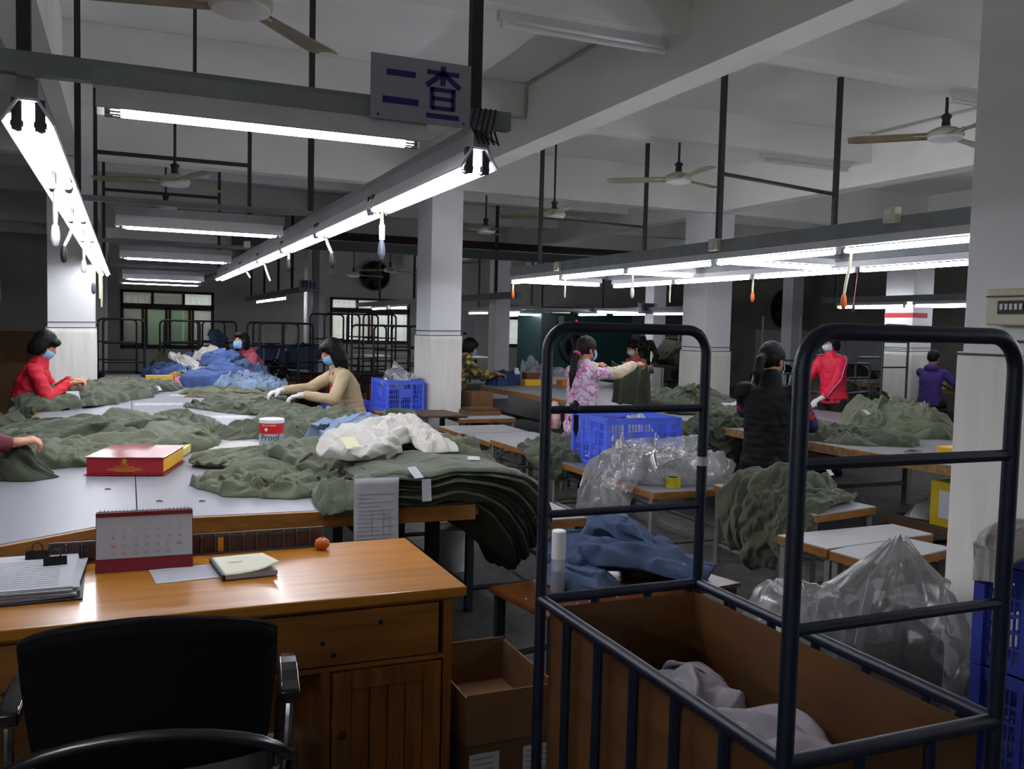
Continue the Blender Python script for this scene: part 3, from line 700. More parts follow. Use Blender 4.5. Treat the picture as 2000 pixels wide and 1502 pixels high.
for k in range(5):
    a = 2*PI*k/5+.3; lg = MB().tube([(0, .05, .12), (.3*math.cos(a), .05+.3*math.sin(a), .07)], [.022, .015], 8).build('leg', M_gloss, ch, smooth=True)
    MB().tube([(.3*math.cos(a)-.02*math.sin(a), .05+.3*math.sin(a)+.02*math.cos(a), .028), (.3*math.cos(a)+.02*math.sin(a), .05+.3*math.sin(a)-.02*math.cos(a), .028)], .027, 12).build('caster', M_black, lg, smooth=True)

# ---------------------------------------------------------------- trolleys
M_navy = mat('navy_enamel', '#101a30', .42, var=.25, vscale=14); M_ply = mat('plywood', '#64401c', .6, var=.28, vscale=3, stretch=(1, 1, 4))
M_blackpipe = mat('black_pipe', '#14171b', .4, var=.2); M_plyd = mat('plywood_dim', '#5b3a1e', .7, var=.3)
def make_cart(label, L, W, top, railz, pipe, ply, r=.016, loc=(0, 0, 0), rz=0, detail=True, group=None, floor_z=.18, rungs=(.60, .27)):
    """L along y, W along x, origin at floor centre"""
    t = thing('garment_trolley', label, 'trolley', loc, rz, group); a, b = W/2, L/2
    for s in (-1, 1):
        MB().tube(hoop((-a, s*b), (a, s*b), .12, top, .075), r, 12).build('end_hoop', pipe, t, smooth=True)
        for k in rungs: MB().tube([(-a, s*b, railz+k), (a, s*b, railz+k)], r*.72, 8).build('rung', pipe, t, smooth=True)
        MB().tube([(-a, s*b, railz), (a, s*b, railz)], r, 10).build('end_rail', pipe, t, smooth=True)
        MB().tube([(s*a, -b, railz), (s*a, b, railz)], r, 10).build('side_rail', pipe, t, smooth=True)
        MB().tube([(s*a, -b, floor_z), (s*a, b, floor_z)], r, 10).build('side_rail', pipe, t, smooth=True)
        MB().tube([(-a, s*b, floor_z), (a, s*b, floor_z)], r, 10).build('end_rail', pipe, t, smooth=True)
        n = 6 if detail else 4
        for i in range(1, n): MB().tube([(s*(a+.002), -b+L*i/n, floor_z), (s*(a+.002), -b+L*i/n, railz)], r*.8, 8).build('upright', pipe, t, smooth=True)
        MB().box(s*(a-.026)-.004, s*(a-.026)+.004, -b+.025, b-.025, floor_z+.01, railz-.022).build('side_board', ply, t)
        MB().box(-a+.025, a-.025, s*(b-.026)-.004, s*(b-.026)+.004, floor_z+.01, railz-.022).build('end_board', ply, t)
        for i in (1, 2): MB().tube([(-a+W*i/3, s*(b+.002), floor_z), (-a+W*i/3, s*(b+.002), railz)], r*.8, 8).build('upright', pipe, t, smooth=True)
    MB().box(-a+.02, a-.02, -b+.02, b-.02, floor_z, floor_z+.01).build('base_board', ply, t)
    for sx in (-1, 1):
        for sy in (-1, 1):
            MB().tube([(sx*a-.018, sy*(b-.05), .06), (sx*a+.018, sy*(b-.05), .06)], .06, 14).build('caster', M_black, t, smooth=True)
    return t
cart = make_cart('navy tubular trolley with plywood bin in the foreground', 1.15, .59, 1.61, .75, M_navy, M_ply, .0175, (1.495, 1.955, 0))
# sleeve of white tape and a wire ring on the back hoop
MB().tube([(.295, .575, 1.155), (.295, .575, 1.185)], .0195, 12).build('tape_band', mat('white_tape', '#b8b8b4', .6), cart, smooth=True)
MB().tube(arc((-.31, .575, 1.0), .018, 0, 2*PI, 12, 'xz'), .003, 6).build('wire_ring', M_dark, cart, smooth=True)
MB().lathe([(.004, .03), (.016, .02), (.018, .0), (.01, -.012)], 10).xf(Matrix.Translation((-.195, .575, 1.35))).build('tied_knot', M_dark, cart)
MB().add([(-.205, .56, 1.335), (-.19, .558, 1.335), (-.188, .56, 1.29), (-.193, .562, 1.265), (-.204, .562, 1.285)], [(0, 1, 2, 3, 4)]).build('rag_tail', M_dark, cart, solid=.006)
# ---------------------------------------------------------------- people
WORK = bpy.data.scenes.new('work')   # empty scratch scene for evaluating single meshes quickly
_US = {}
def unit_sphere(n):
    if n not in _US:
        m = max(6, n*2//3); v = [(0, 0, 1)]; f = []
        for i in range(1, m):
            th = PI*i/m
            for j in range(n): v.append((math.sin(th)*math.cos(2*PI*j/n), math.sin(th)*math.sin(2*PI*j/n), math.cos(th)))
        v.append((0, 0, -1)); B = len(v)-1
        for j in range(n):
            k = (j+1) % n; f.append((0, 1+j, 1+k)); f.append((B, 1+(m-2)*n+k, 1+(m-2)*n+j))
            for i in range(m-2): f.append((1+i*n+j, 1+(i+1)*n+j, 1+(i+1)*n+k, 1+i*n+k))
        _US[n] = (np.array(v, float), f)
    return _US[n]
def fuse(parts, voxel, name, m, parent=None, wrinkle=0, wscale=9, smooth_it=3, seed=0, cut=None):
    """union of tapered capsules and ellipsoids -> one continuous skin (voxel remesh + smoothing)"""
    VV, FF = [], []; nv = 0
    def put(v, f):
        nonlocal nv
        VV.append(v); FF.extend(tuple(i+nv for i in q) for q in f); nv += len(v)
    def sphere(c, r, M=None, n=14):
        v, f = unit_sphere(n); v = v*np.array(r)
        if M is not None: v = v @ np.array(M).T
        put(v+np.array(c), f)
    for p in parts:
        if p[0] == 'c':
            a, ra, b, rb = Vector(p[1]), p[2], Vector(p[3]), p[4]
            d = b-a; L = d.length
            if L < 1e-6: continue
            n = 8 if ra < .02 else 14
            q = np.array(Vector((0, 0, 1)).rotation_difference(d).to_matrix()); ang = np.arange(n)*2*PI/n
            ring = np.stack([np.cos(ang), np.sin(ang), ang*0], 1) @ q.T
            put(np.concatenate([ring*ra+np.array(a), ring*rb+np.array(b)]), [(i, (i+1) % n, n+(i+1) % n, n+i) for i in range(n)]+[tuple(range(n-1, -1, -1)), tuple(range(n, 2*n))])
            sphere(a, (ra, ra, ra), None, n); sphere(b, (rb, rb, rb), None, n)
        else: sphere(Vector(p[1]), p[2], p[3] if len(p) > 3 else None, 18)
    me = bpy.data.meshes.new(name); me.from_pydata(np.concatenate(VV).tolist(), [], FF)
    o = bpy.data.objects.new(name, me); WORK.collection.objects.link(o)
    r = o.modifiers.new('r', 'REMESH'); r.mode = 'VOXEL'; r.voxel_size = voxel
    if smooth_it:
        s = o.modifiers.new('s', 'SMOOTH'); s.factor = .5; s.iterations = smooth_it
    vl = WORK.view_layers[0]; vl.update(); ev = o.evaluated_get(vl.depsgraph); m2 = bpy.data.meshes.new_from_object(ev)
    o.modifiers.clear(); o.data = m2; bpy.data.meshes.remove(me); m2.name = name
    WORK.collection.objects.unlink(o); C.objects.link(o)
    n = len(m2.vertices)
    if wrinkle and n:
        co = np.empty(n*3); m2.vertices.foreach_get('co', co); co = co.reshape(-1, 3); no = np.empty(n*3); m2.vertices.foreach_get('normal', no); no = no.reshape(-1, 3)
        w = pnoise(co[:, 0]*3+seed, co[:, 1]*3, co[:, 2]*3)
        f = ridge(co[:, 0]*wscale+w*1.5+seed, co[:, 1]*wscale+w, co[:, 2]*wscale*1.3-w)-.6
        f += .5*pnoise(co[:, 0]*wscale*2.2, co[:, 1]*wscale*2.2+seed, co[:, 2]*wscale*2.2)
        co = co+no*(f*wrinkle)[:, None]; m2.vertices.foreach_set('co', co.ravel())
    if cut:
        b2 = bmesh.new(); b2.from_mesh(m2)
        bmesh.ops.delete(b2, geom=[v for v in b2.verts if cut(v.co)], context='VERTS'); b2.to_mesh(m2); b2.free()
    m2.polygons.foreach_set('use_smooth', [True]*len(m2.polygons)); m2.materials.clear(); m2.materials.append(m); m2.update()
    if parent: o.parent = parent
    return o

M_skin = mat('skin', '#b98062', .55, var=.08, vscale=12); M_hair = mat('hair_black', '#0a0809', .55, spec=.22, bump=.5, bscale=60, stretch=(1, 1, .12))
M_hairb = mat('hair_brown', '#1d0f0d', .55, spec=.25, bump=.5, bscale=60, stretch=(1, 1, .12))
M_mask = mat('mask_blue', '#7fb2d6', .8, var=.05); M_maskw = mat('mask_white', '#c9ccd4', .8, var=.05); M_eye = mat('eye_dark', '#17100d', .3)
M_glove = mat('glove_white', '#c9c9c8', .9, var=.06, bump=.2, bscale=80)
M_pants = mat('pants_dark', '#14161b', .8, var=.2)

def camo(name, cols, scale):
    m = bpy.data.materials.new(name); m.use_nodes = True; nt = m.node_tree; b = nt.nodes['Principled BSDF']; b.inputs['Roughness'].default_value = .85; L = nt.links.new
    tc = nt.nodes.new('ShaderNodeTexCoord'); n = nt.nodes.new('ShaderNodeTexNoise'); n.inputs['Scale'].default_value = scale; n.inputs['Detail'].default_value = 2
    cr = nt.nodes.new('ShaderNodeValToRGB'); cr.color_ramp.interpolation = 'CONSTANT'
    for i, (p, c) in enumerate(cols):
        e = cr.color_ramp.elements[i] if i < 2 else cr.color_ramp.elements.new(p); e.position = p; e.color = lin(c)
    L(tc.outputs['Object'], n.inputs['Vector']); L(n.outputs[0], cr.inputs[0]); L(cr.outputs[0], b.inputs['Base Color']); return m

def ik(S, W, a, b, hint):
    S, W = Vector(S), Vector(W); d = W-S; L = min(d.length, (a+b)*.985); u = d.normalized(); W2 = S+u*L
    x = (a*a-b*b+L*L)/(2*L); h = math.sqrt(max(0, a*a-x*x)); hv = Vector(hint); hv = (hv-u*hv.dot(u))
    hv = hv.normalized() if hv.length > 1e-6 else Vector((0, 0, -1))
    return S+u*x+hv*h, W2
def hand(W, dirv, palm, side, k=1.0, curl=.5, fat=1.0):
    """palm + five fingers; palm = palm-side normal, side=+1/-1 puts the thumb on +/- (dir x palm)"""
    W = Vector(W); d = Vector(dirv).normalized(); n = Vector(palm); n = (n-d*n.dot(d)).normalized(); s = d.cross(n)*side
    P = [('c', W-d*.03*k, .022*k*fat, W+d*.02*k, .024*k*fat)]
    for o in (-.026, -.009, .009, .026): P.append(('c', W+d*.015*k+s*o*.8*k, .014*k*fat, W+d*.08*k+s*o*k*1.15, .0125*k*fat))
    for i, (o, L) in enumerate(((.031, .072), (.0105, .08), (-.0105, .074), (-.031, .058))):
        p = W+d*.083*k+s*o*k*1.05; ang = 0; c = curl*(1+.12*i)
        dd = (d+s*o*2.2).normalized()
        for j, fr in enumerate((.45, .3, .25)):
            ang += c*(.9, 1.0, .7)[j]; v = dd*math.cos(ang)+n*math.sin(ang); q = p+v*L*fr*k
            P.append(('c', p, (.0098-.0008*j)*k*fat, q, (.0092-.001*j)*k*fat)); p = q
    p = W+d*.02*k+s*.03*k; v = (d*.75+s*.6+n*.35).normalized(); q = p+v*.042*k; P.append(('c', p, .0135*k*fat, q, .011*k*fat))
    v = (d*.85+s*.1+n*.5).normalized(); P.append(('c', q, .011*k*fat, q+v*.032*k, .009*k*fat))
    return P

def person(label, loc, rz, seat=None, lean=.2, head=(0, 0), wrists=None, hdirs=None, curl=.5, coat=None, pants=M_pants, hair='bob', hairm=M_hair, mask=M_mask, k=1.04, gloves=False,
           wrink=.006, hood=False, collar=True, vest=None, extra=None, hz=None, skirt=None, vox=.0075, sleeve_r=1.0, knees=None, elbow_hint=None, headshift=(0, 0, 0)):
    t = thing('person', label, 'person', (*loc, 0), rz); R = Matrix.Rotation(-rz, 3, 'Z')
    toL = lambda p: R @ (Vector(p)-Vector((*loc, 0)))
    hip = Vector((0, 0, hz if hz else ((seat+.10) if seat else .90*k)))
    d1 = Vector((math.sin(lean*.7), 0, math.cos(lean*.7))); d2 = Vector((math.sin(lean*1.3), 0, math.cos(lean*1.3)))
    waist = hip+d1*.17*k; chest = waist+d1*.17*k; sh = chest+d2*.13*k; neck = sh+d2*.07*k
    H = neck+d2*.05*k+Vector((.02, 0, .105))*k+Vector(headshift)
    hm = Matrix.Rotation(head[0], 3, 'Z') @ Matrix.Rotation(head[1], 3, 'Y')
    hp = lambda x, y, z: H+hm @ Vector((x*k, y*k, z*k)); e = lambda c, r: ('e', hp(*c), tuple(v*k for v in r), hm)
    S = {s: sh+Vector((0, s*.165*k, -.01)) for s in (1, -1)}
    body = [e((0, 0, .012), (.09, .072, .098)), e((.03, 0, -.055), (.058, .052, .058)), e((.058, 0, -.085), (.024, .028, .022)), e((.04, 0, -.02), (.052, .06, .06)),
            ('c', hp(.09, 0, .012), .009*k, hp(.108, 0, -.022), .013*k), e((-.005, .074, -.012), (.018, .009, .03)), e((-.005, -.074, -.012), (.018, .009, .03)),
            e((.088, 0, -.062), (.012, .024, .008)),
            ('c', hp(-.015, 0, -.05), .05*k, neck-d2*.03, .055*k),
            ('e', hip, (.11*k, .15*k, .1*k)), ('e', waist, (.09*k, .125*k, .11*k)), ('e', chest, (.1*k, .14*k, .13*k)), ('c', S[1], .045*k, S[-1], .045*k)]
    # arms
    A = {}
    for s, i in ((1, 0), (-1, 1)):
        W = toL(wrists[i]) if wrists and wrists[i] else S[s]+Vector((.12, s*.06, -.46*k))
        hint = Vector(elbow_hint[i]) if elbow_hint else Vector((-.25, s*.75, -.8))
        E, W = ik(S[s], W, .275*k, .255*k, hint); A[s] = (S[s], E, W)
        hd = (R @ Vector(hdirs[i][0])) if hdirs and hdirs[i] else (W-E); pn = (R @ Vector(hdirs[i][1])) if hdirs and hdirs[i] else Vector((.2, 0, -1))
        hh = hand(W+Vector(hd).normalized()*.03, hd, pn, -s if pn.z < .3 else s, k*1.02, curl)
        A[s] += (hh,)
        body += [('c', S[s], .045*k, E, .036*k), ('c', E, .036*k, W, .024*k), ('c', W, .024*k, W+Vector(hd).normalized()*.03, .023*k)] + hh
    # legs
    Lg = {}
    for s in (1, -1):
        hj = hip+Vector((0, s*.085*k, -.02))
        if seat:
            kn = knees[0 if s > 0 else 1] if knees else Vector((.42*k, s*.12, hip.z-.04)); kn = Vector(kn); an = Vector((kn.x-.02, kn.y, .09)); 
        else: kn = Vector((.02, s*.095*k, .47*k)); an = Vector((-.01, s*.1*k, .08))
        Lg[s] = (hj, kn, an)
        body += [('c', hj, .075*k, kn, .052*k), ('c', kn, .052*k, an, .036*k), ('c', an+Vector((-.03, 0, -.045)), .032, an+Vector((.15, 0, -.06)), .026)]
    b = fuse(body, vox, 'body', M_skin, t, smooth_it=2); b['label'] = 'skin of face, neck and hands'
    # trousers and shoes
    P = [('e', hip, (.135*k, .175*k, .12*k))]
    for s in (1, -1):
        hj, kn, an = Lg[s]; P += [('c', hj, .098*k, kn, .07*k), ('c', kn, .07*k, an, .055*k)]
    fuse(P, .014, 'trousers', pants, t, wrinkle=.005, seed=loc[0])
    for s in (1, -1):
        an = Lg[s][2]; fuse([('c', an+Vector((-.03, 0, -.045)), .042, an+Vector((.16, 0, -.055)), .034)], .012, 'shoe', M_black, t)
    # coat
    if coat:
        q = k*(1.0)
        keys = [(hip-d1*.02, .14, .178), (hip+d1*.07*q, .136, .172), (waist, .13, .165), (waist+d1*.09*q, .13, .168), (chest, .13, .174), (chest+d2*.07*q, .118, .172), (sh-d2*.02, .1, .16)]
        J = []
        for (p0, a0, b0), (p1, a1, b1) in zip(keys, keys[1:]):
            for u in (0, .5, 1): J.append(('e', p0.lerp(p1, u), ((a0+(a1-a0)*u)*q, (b0+(b1-b0)*u)*q, .085*q)))
        J += [('c', S[1]-Vector((0, .01, .012)), .066*q, S[-1]+Vector((0, .01, -.012)), .066*q)]
        if vest: J += [('c', S[s], .076*q, S[s].lerp(A[s][1], .22), .07*q) for s in (1, -1)]
        if collar: J.append(('c', sh+d2*.03, .085*q, neck+d2*.012, .068*q))
        if hood: J += [('e', neck+Vector((-.075, 0, -.005)), (.075, .12, .07)), ('c', neck+Vector((-.04, .085, -.01)), .035, neck+Vector((.03, .075, -.05)), .03), ('c', neck+Vector((-.04, -.085, -.01)), .035, neck+Vector((.03, -.075, -.05)), .03)]
        if skirt: J += [('e', hip+Vector((.0, 0, -.06)), (.15*q, .19*q, skirt))]
        sl = []
        for s in (1, -1):
            s0, E, W, _ = A[s]; r0 = sleeve_r
            sl += [('c', s0.lerp(E, .3 if vest else 0), .066*q*r0*(.94 if vest else 1), E, .056*q*r0), ('c', E, .056*q*r0, W-(W-E).normalized()*.012, .042*q*r0), ('c', W-(W-E).normalized()*.03, .043*q*r0, W-(W-E).normalized()*.012, .04*q*r0)]
        if vest: fuse(sl, .010, 'sleeves', vest, t, wrinkle=wrink, seed=loc[0]*3+1)
        else: J += sl
        zc = hip.z-.06 if not skirt else hip.z-.06-skirt
        fuse(J, .0105, 'coat', coat, t, wrinkle=wrink, seed=loc[0]*3, cut=(lambda c: c.z < hip.z-.055) if not skirt else None)
    if gloves:
        for s in (1, -1):
            hd = A[s][3]; W = A[s][2]
            i = 0 if s > 0 else 1; v = (R @ Vector(hdirs[i][0])).normalized(); pn = R @ Vector(hdirs[i][1])
            fuse(hand(W+v*.03, v, pn, -s if pn.z < .3 else s, k*1.04, curl, 1.22)+[('c', W-v*.03, .031*k, W+v*.03, .03*k)], .0065, 'glove', M_glove, t, smooth_it=1)
    # hair
    Hh = [e((-.016, 0, .026), (.104, .088, .1))]
    if hair in ('bob', 'long', 'crop'):
        dz = {'bob': -.055, 'long': -.11, 'crop': -.02}[hair]
        for s in (1, -1):
            Hh += [e((-.02, s*.072, dz*.6), (.07, .024, .09)), e((-.035, s*.066, dz), (.055, .026, .075))]
        Hh += [e((-.06, 0, dz*.8), (.052, .078, .1)), e((.062, 0, .062), (.042, .07, .038))]
        if hair == 'long':
            for s in (1, -1): Hh += [('c', hp(.02, s*.07, 0), .026*k, hp(.035, s*.066, -.13), .02*k), ('c', hp(-.05, s*.06, -.1), .04*k, hp(-.04, s*.055, -.19), .022*k)]
    if hair in ('tail', 'bun'):
        Hh += [e((-.06, 0, .0), (.055, .075, .075))]
        if hair == 'tail': Hh += [('c', hp(-.1, 0, .0), .028*k, hp(-.135, 0, -.03), .036*k), ('c', hp(-.135, 0, -.03), .036*k, hp(-.145, .0, -.12), .034*k), ('c', hp(-.145, 0, -.12), .034*k, hp(-.135, 0, -.2), .014*k)]
        if hair == 'bun': Hh += [e((-.1, 0, .03), (.035, .035, .04))]
    if hair == 'longtail': Hh += [e((-.06, 0, .0), (.055, .075, .075)), ('c', hp(-.1, 0, -.05), .028*k, hp(-.125, .0, -.1), .032*k), ('c', hp(-.125, 0, -.1), .034*k, hp(-.13, 0, -.27), .036*k), ('c', hp(-.13, 0, -.27), .036*k, hp(-.12, 0, -.42), .012*k)]
    if hair == 'short': Hh += [e((-.05, 0, -.01), (.062, .08, .075)), e((.055, 0, .06), (.04, .065, .035))]
    fuse(Hh, .0085, 'hair', hairm, t, wrinkle=.003, wscale=26, smooth_it=2)
    if hair == 'longtail':
        MB().lathe([(.03, -.014), (.041, -.008), (.044, 0), (.041, .008), (.03, .014)], 14).xf(Matrix.Translation(hp(-.105, 0, -.06)) @ Matrix.Rotation(.7, 4, 'Y')).build('hair_tie', mat('pink_tie', '#d24f86', .6), t, smooth=True)
    # eyes and brows
    ey = MB(); br = MB()
    for s in (1, -1):
        c = hp(.082, s*.032, .012); ey.v += []; sp = MB().lathe([(.001, -.008), (.008, -.004), (.011, 0), (.008, .004), (.001, .008)], 10)
        ey.add([c+hm @ Vector((p[2]*.3, p[0]*1.2, p[1]*.6)) for p in sp.v], sp.f)
        br.tube([hp(.088, s*.016, .034), hp(.087, s*.034, .039), hp(.076, s*.05, .033)], .0035, 6)
    ey.build('eyes', M_eye, t, smooth=True); br.build('eyebrows', hairm, t, smooth=True)
    if mask:
        G = []
        for i in range(11):
            el = -1.05+1.55*i/10; row = []
            for j in range(15):
                az = (-1+2*j/14)*1.25
                rr = 1+.018*math.sin(i*2.1) if 1 < i < 9 else 1
                x = .03+.083*math.cos(el)*math.cos(az)*rr; y = .07*math.cos(el)**.5*math.sin(az)*rr; z = -.052+.068*math.sin(el)
                row.append(hp(x, y, z))
            G.append(row)
        mo = MB().grid(G).build('face_mask', mask, t, smooth='all', solid=.004)
        lp = MB()
        for s in (1, -1):
            y = s*.067
            lp.tube([hp(.05, y, -.02), hp(.0, s*.083, .015), hp(-.02, s*.082, -.015), hp(.045, y, -.085)], .0022, 5)
        lp.build('ear_loops', M_maskw, mo, smooth=True)
    if extra: extra(t, dict(hip=hip, waist=waist, chest=chest, sh=sh, neck=neck, H=H, hp=hp, S=S, A=A, d1=d1, d2=d2, k=k))
    return t

def lanyard(m):
    def f(t, J):
        k = J['k']; n, c, d2 = J['neck'], J['chest'], J['d2']
        MB().tube([n+Vector((-.07, 0, .0)), n+Vector((-.03, .075, .0)), n+Vector((.05, .07, -.05)), c+Vector((.135, .03, .02))*k, c+Vector((.15, 0, -.11))*k, c+Vector((.135, -.03, .02))*k, n+Vector((.05, -.07, -.05)), n+Vector((-.03, -.075, .0))], .006, 6, closed=True).build('lanyard', m, t, smooth=True)
        p = c+Vector((.155, 0, -.15))*k; MB().box(p.x-.004, p.x+.004, p.y-.02, p.y+.02, p.z-.03, p.z+.04).build('badge', m, t)
    return f
M_red = mat('jacket_red', '#c01029', .75, var=.12, vscale=7); M_burg = mat('sleeve_burgundy', '#5d1526', .7, var=.12)
M_dpink = mat('hood_pink', '#8e3a4a', .9, var=.15); M_beige = mat('jumper_beige', '#b3a07f', .95, var=.08, bump=.3, bscale=90)
M_vest = mat('vest_black', '#0b0f10', .7, var=.2, spec=.2); M_navyslv = mat('sleeve_navy', '#1d2150', .8, var=.1)
M_salmon = mat('top_salmon', '#b4625a', .85, var=.1); M_redr = mat('jacket_bright_red', '#d9163c', .6, var=.1); M_purple = mat('hoodie_purple', '#45307a', .9, var=.12)
M_camoy = camo('camo_yellow', [(0, '#1d1f16'), (.4, '#4e4731'), (.5, '#8e7a36'), (.58, '#c7ae55')], 13); M_camod = camo('camo_dark', [(0, '#0f1210'), (.45, '#22271d'), (.52, '#3a3a28'), (.6, '#4a4a35')], 11)
M_floral = camo('smock_floral', [(0, '#c9c2c9'), (.47, '#d59cc6'), (.53, '#c765a6'), (.6, '#d9d3d8')], 15); M_slvprint = camo('sleeve_print', [(0, '#c9bda2'), (.56, '#c9bda2'), (.6, '#8d5a4c'), (.63, '#cfc4ab')], 26)

LX = ((1, 0, -.25), (0, 0, -1)); 
person('worker in a red jacket with a black bob bending over olive trousers', (-.88, 9.2), -.05, .56, .3, (-.1, .6), [(-.50, 9.32, 1.02), (-.5, 9.12, 1.0)], [((.9, -.25, .05), (0, .3, -1)), ((.9, .35, .1), (0, -.2, -1))], .75, M_red, wrink=.009, hair='bob')
person('worker in burgundy sleeves at the edge of the near table', (-1.2, 5.2), .0, .56, .3, (0, .4), [(-.75, 5.5, .92), (-.53, 5.12, .955)], [((1, -.1, 0), (0, 0, -1)), ((.95, .2, .12), (0, .2, -1))], .7, M_burg, wrink=.008, vox=.0065, k=1.06)
person('worker in a dusty pink hooded top behind the denim heap', (1.7, 12.7), PI+.3, .6, .5, (.45, -.15), [(1.25, 12.3, 1.0), (1.2, 12.8, 1.0)], [((-1, -.2, 0), (0, 0, -1))]*2, .5, M_dpink, hood=True, hair='bob', wrink=.007)
person('worker in a beige jumper and white gloves with a red lanyard', (2.03, 8.62), PI+.02, .56, .36, (.05, .45), [(1.52, 8.42, .94), (1.38, 8.78, .96)], [((-1, .12, -.15), (0, 0, -1)), ((-1, -.2, -.2), (0, 0, -1))], .45, M_beige, hair='long', gloves=True, pants=mat('pants_wine', '#4a0f1d', .8), extra=lanyard(mat('lanyard_red', '#b3203f', .6)), wrink=.005)
person('worker in a yellow camouflage smock at the sorting boxes', (4.28, 12.15), .05, .56, .42, (-.1, .4), [(4.86, 12.3, .95), (4.86, 11.95, .95)], [((1, 0, -.1), (0, 0, -1))]*2, .6, M_camoy, hair='crop', extra=lanyard(mat('lanyard_violet', '#40308f', .6)))
def floral_extra(t, J):
    # pale printed oversleeves with gathered cuffs
    for s in (1, -1):
        s0, E, W, _ = J['A'][s]; m = s0+(E-s0)*.55
        fuse([('c', m, .069, E, .066), ('c', E, .066, W-(W-E)*.2, .055), ('c', W-(W-E)*.2, .055, W-(W-E)*.08, .038)], .011, 'oversleeve', M_slvprint, t, wrinkle=.008, seed=s)
person('worker with a long ponytail in a pink flowered smock holding up trousers', (4.18, 8.0), .35, .6, .08, (-.25, .12), [(4.78, 8.62, 1.26), (4.83, 8.03, 1.27)], [((1, .1, .1), (0, .3, -.9)), ((1, .15, .1), (0, .3, -.9))], .8, M_floral, hair='longtail', hairm=M_hairb, mask=M_mask, skirt=.13, extra=floral_extra, wrink=.008, elbow_hint=((0, .5, -.7), (0, -.5, -.7)), pants=mat('pants_crimson', '#6e1428', .8))
def vest_extra(t, J):
    # quilted seams, tall collar and cuff bands
    q = MB(); k = J['k']
    n = J['neck']; fuse([('c', n+Vector((-.02, 0, -.05)), .09, n+Vector((-.01, 0, .03)), .082)], .012, 'collar', M_vest, t)
    for s in (1, -1):
        s0, E, W, _ = J['A'][s]; u = (W-E)
        MB().tube([E+u*.35, E+u*.7], [.062, .056], 14).build('cuff_band', mat('band_white', '#bdbcc4', .8), t, smooth=True)
        MB().tube([s0+(E-s0)*.55, s0+(E-s0)*.75], [.069, .067], 14).build('arm_stripe', mat('band_red', '#a3182c', .8), t, smooth=True)
person('worker with a ponytail in a black padded vest seated with her back turned', (4.42, 5.43), .75, .53, .12, (-.45, .2), [(4.72, 5.98, .92), (4.86, 5.62, .92)], [((1, .2, 0), (0, 0, -1))]*2, .5, M_vest, hair='tail', vest=M_navyslv, extra=vest_extra, wrink=.008, k=1.1, hz=.66)
person('worker in a salmon top across the far table', (7.5, 12.3), PI+.1, .56, .3, (.1, .35), [(7.0, 12.1, .95), (7.0, 12.5, .95)], [((-1, 0, -.1), (0, 0, -1))]*2, .5, M_salmon, hair='bun', mask=M_maskw, extra=lanyard(mat('lanyard_red', '#b3203f', .6)))
def redr_extra(t, J):
    for s in (1, -1):
        s0, E, W, _ = J['A'][s]; o = Vector((0, s*.064, .01))
        MB().tube([J['neck']+Vector((0, s*.07, .0)), s0+Vector((0, s*.045, .055)), s0+o, E+o+Vector((0, 0, .02)), W+o*.7], .004, 6).build('piping', mat('piping_lilac', '#b9a3c9', .6), t, smooth=True)
person('standing worker in a bright red tracksuit top across the far table', (7.5, 8.08), PI+.05, None, .14, (.1, .3), [(7.1, 7.83, .88), (7.08, 8.28, .88)], [((-.9, .1, -.4), (0, 0, -1))]*2, .4, M_redr, hair='bob', mask=M_maskw, gloves=True, extra=redr_extra, wrink=.008, k=.98)
person('standing figure in dark camouflage in the unlit aisle', (9.75, 16.0), -2.3, None, .02, (0, .0), None, None, .5, M_camod, hair='short', k=1.02)
person('worker in a purple hooded top seated by the red-banded column', (11.75, 10.55), .55, .5, .25, (-.1, .35), [(12.25, 10.8, .88), (12.3, 10.4, .88)], [((1, .2, -.1), (0, 0, -1))]*2, .5, M_purple, hood=True, hair='short', mask=M_maskw)
# ---------------------------------------------------------------- garments
M_olive = mat('olive_cotton', '#464c3a', .92, var=.13, vscale=5, bump=.25, bscale=120, sheen=.15)
M_olivel = mat('olive_cotton_washed', '#565b46', .92, var=.14, vscale=5, bump=.25, bscale=120, sheen=.15)
M_olived = mat('olive_cotton_deep', '#363c2d', .92, var=.15, vscale=5, bump=.25, bscale=120)
M_denim = mat('denim_mid', '#42588a', .9, var=.2, vscale=6, bump=.3, bscale=150); M_denimd = mat('denim_dark', '#27395c', .9, var=.25, vscale=5, bump=.3, bscale=150)
M_deniml = mat('denim_pale', '#74869f', .9, var=.16, vscale=6, bump=.3, bscale=150); M_denimg = mat('denim_grey', '#435573', .9, var=.2, vscale=6, bump=.3, bscale=150)
M_white = mat('white_cotton', '#b1aea6', .9, var=.05, bump=.25, bscale=120); M_blacktx = mat('black_cotton', '#0c0d10', .8, var=.3)
M_label = mat('label_white', '#aeb0b5', .6, var=.04)

def crom(P, n):
    P = [np.array(p, float) for p in P]
    if len(P) == 2: return np.array([P[0]+(P[1]-P[0])*t for t in np.linspace(0, 1, n)])
    Q = [2*P[0]-P[1]]+P+[2*P[-1]-P[-2]]; out = []
    seg = len(P)-1
    for t in np.linspace(0, seg, n):
        i = min(int(t), seg-1); u = t-i; a, b, c, d = Q[i:i+4]
        out.append(.5*((2*b)+(-a+c)*u+(2*a-5*b+4*c-d)*u*u+(-a+3*b-3*c+d)*u**3))
    return np.array(out)
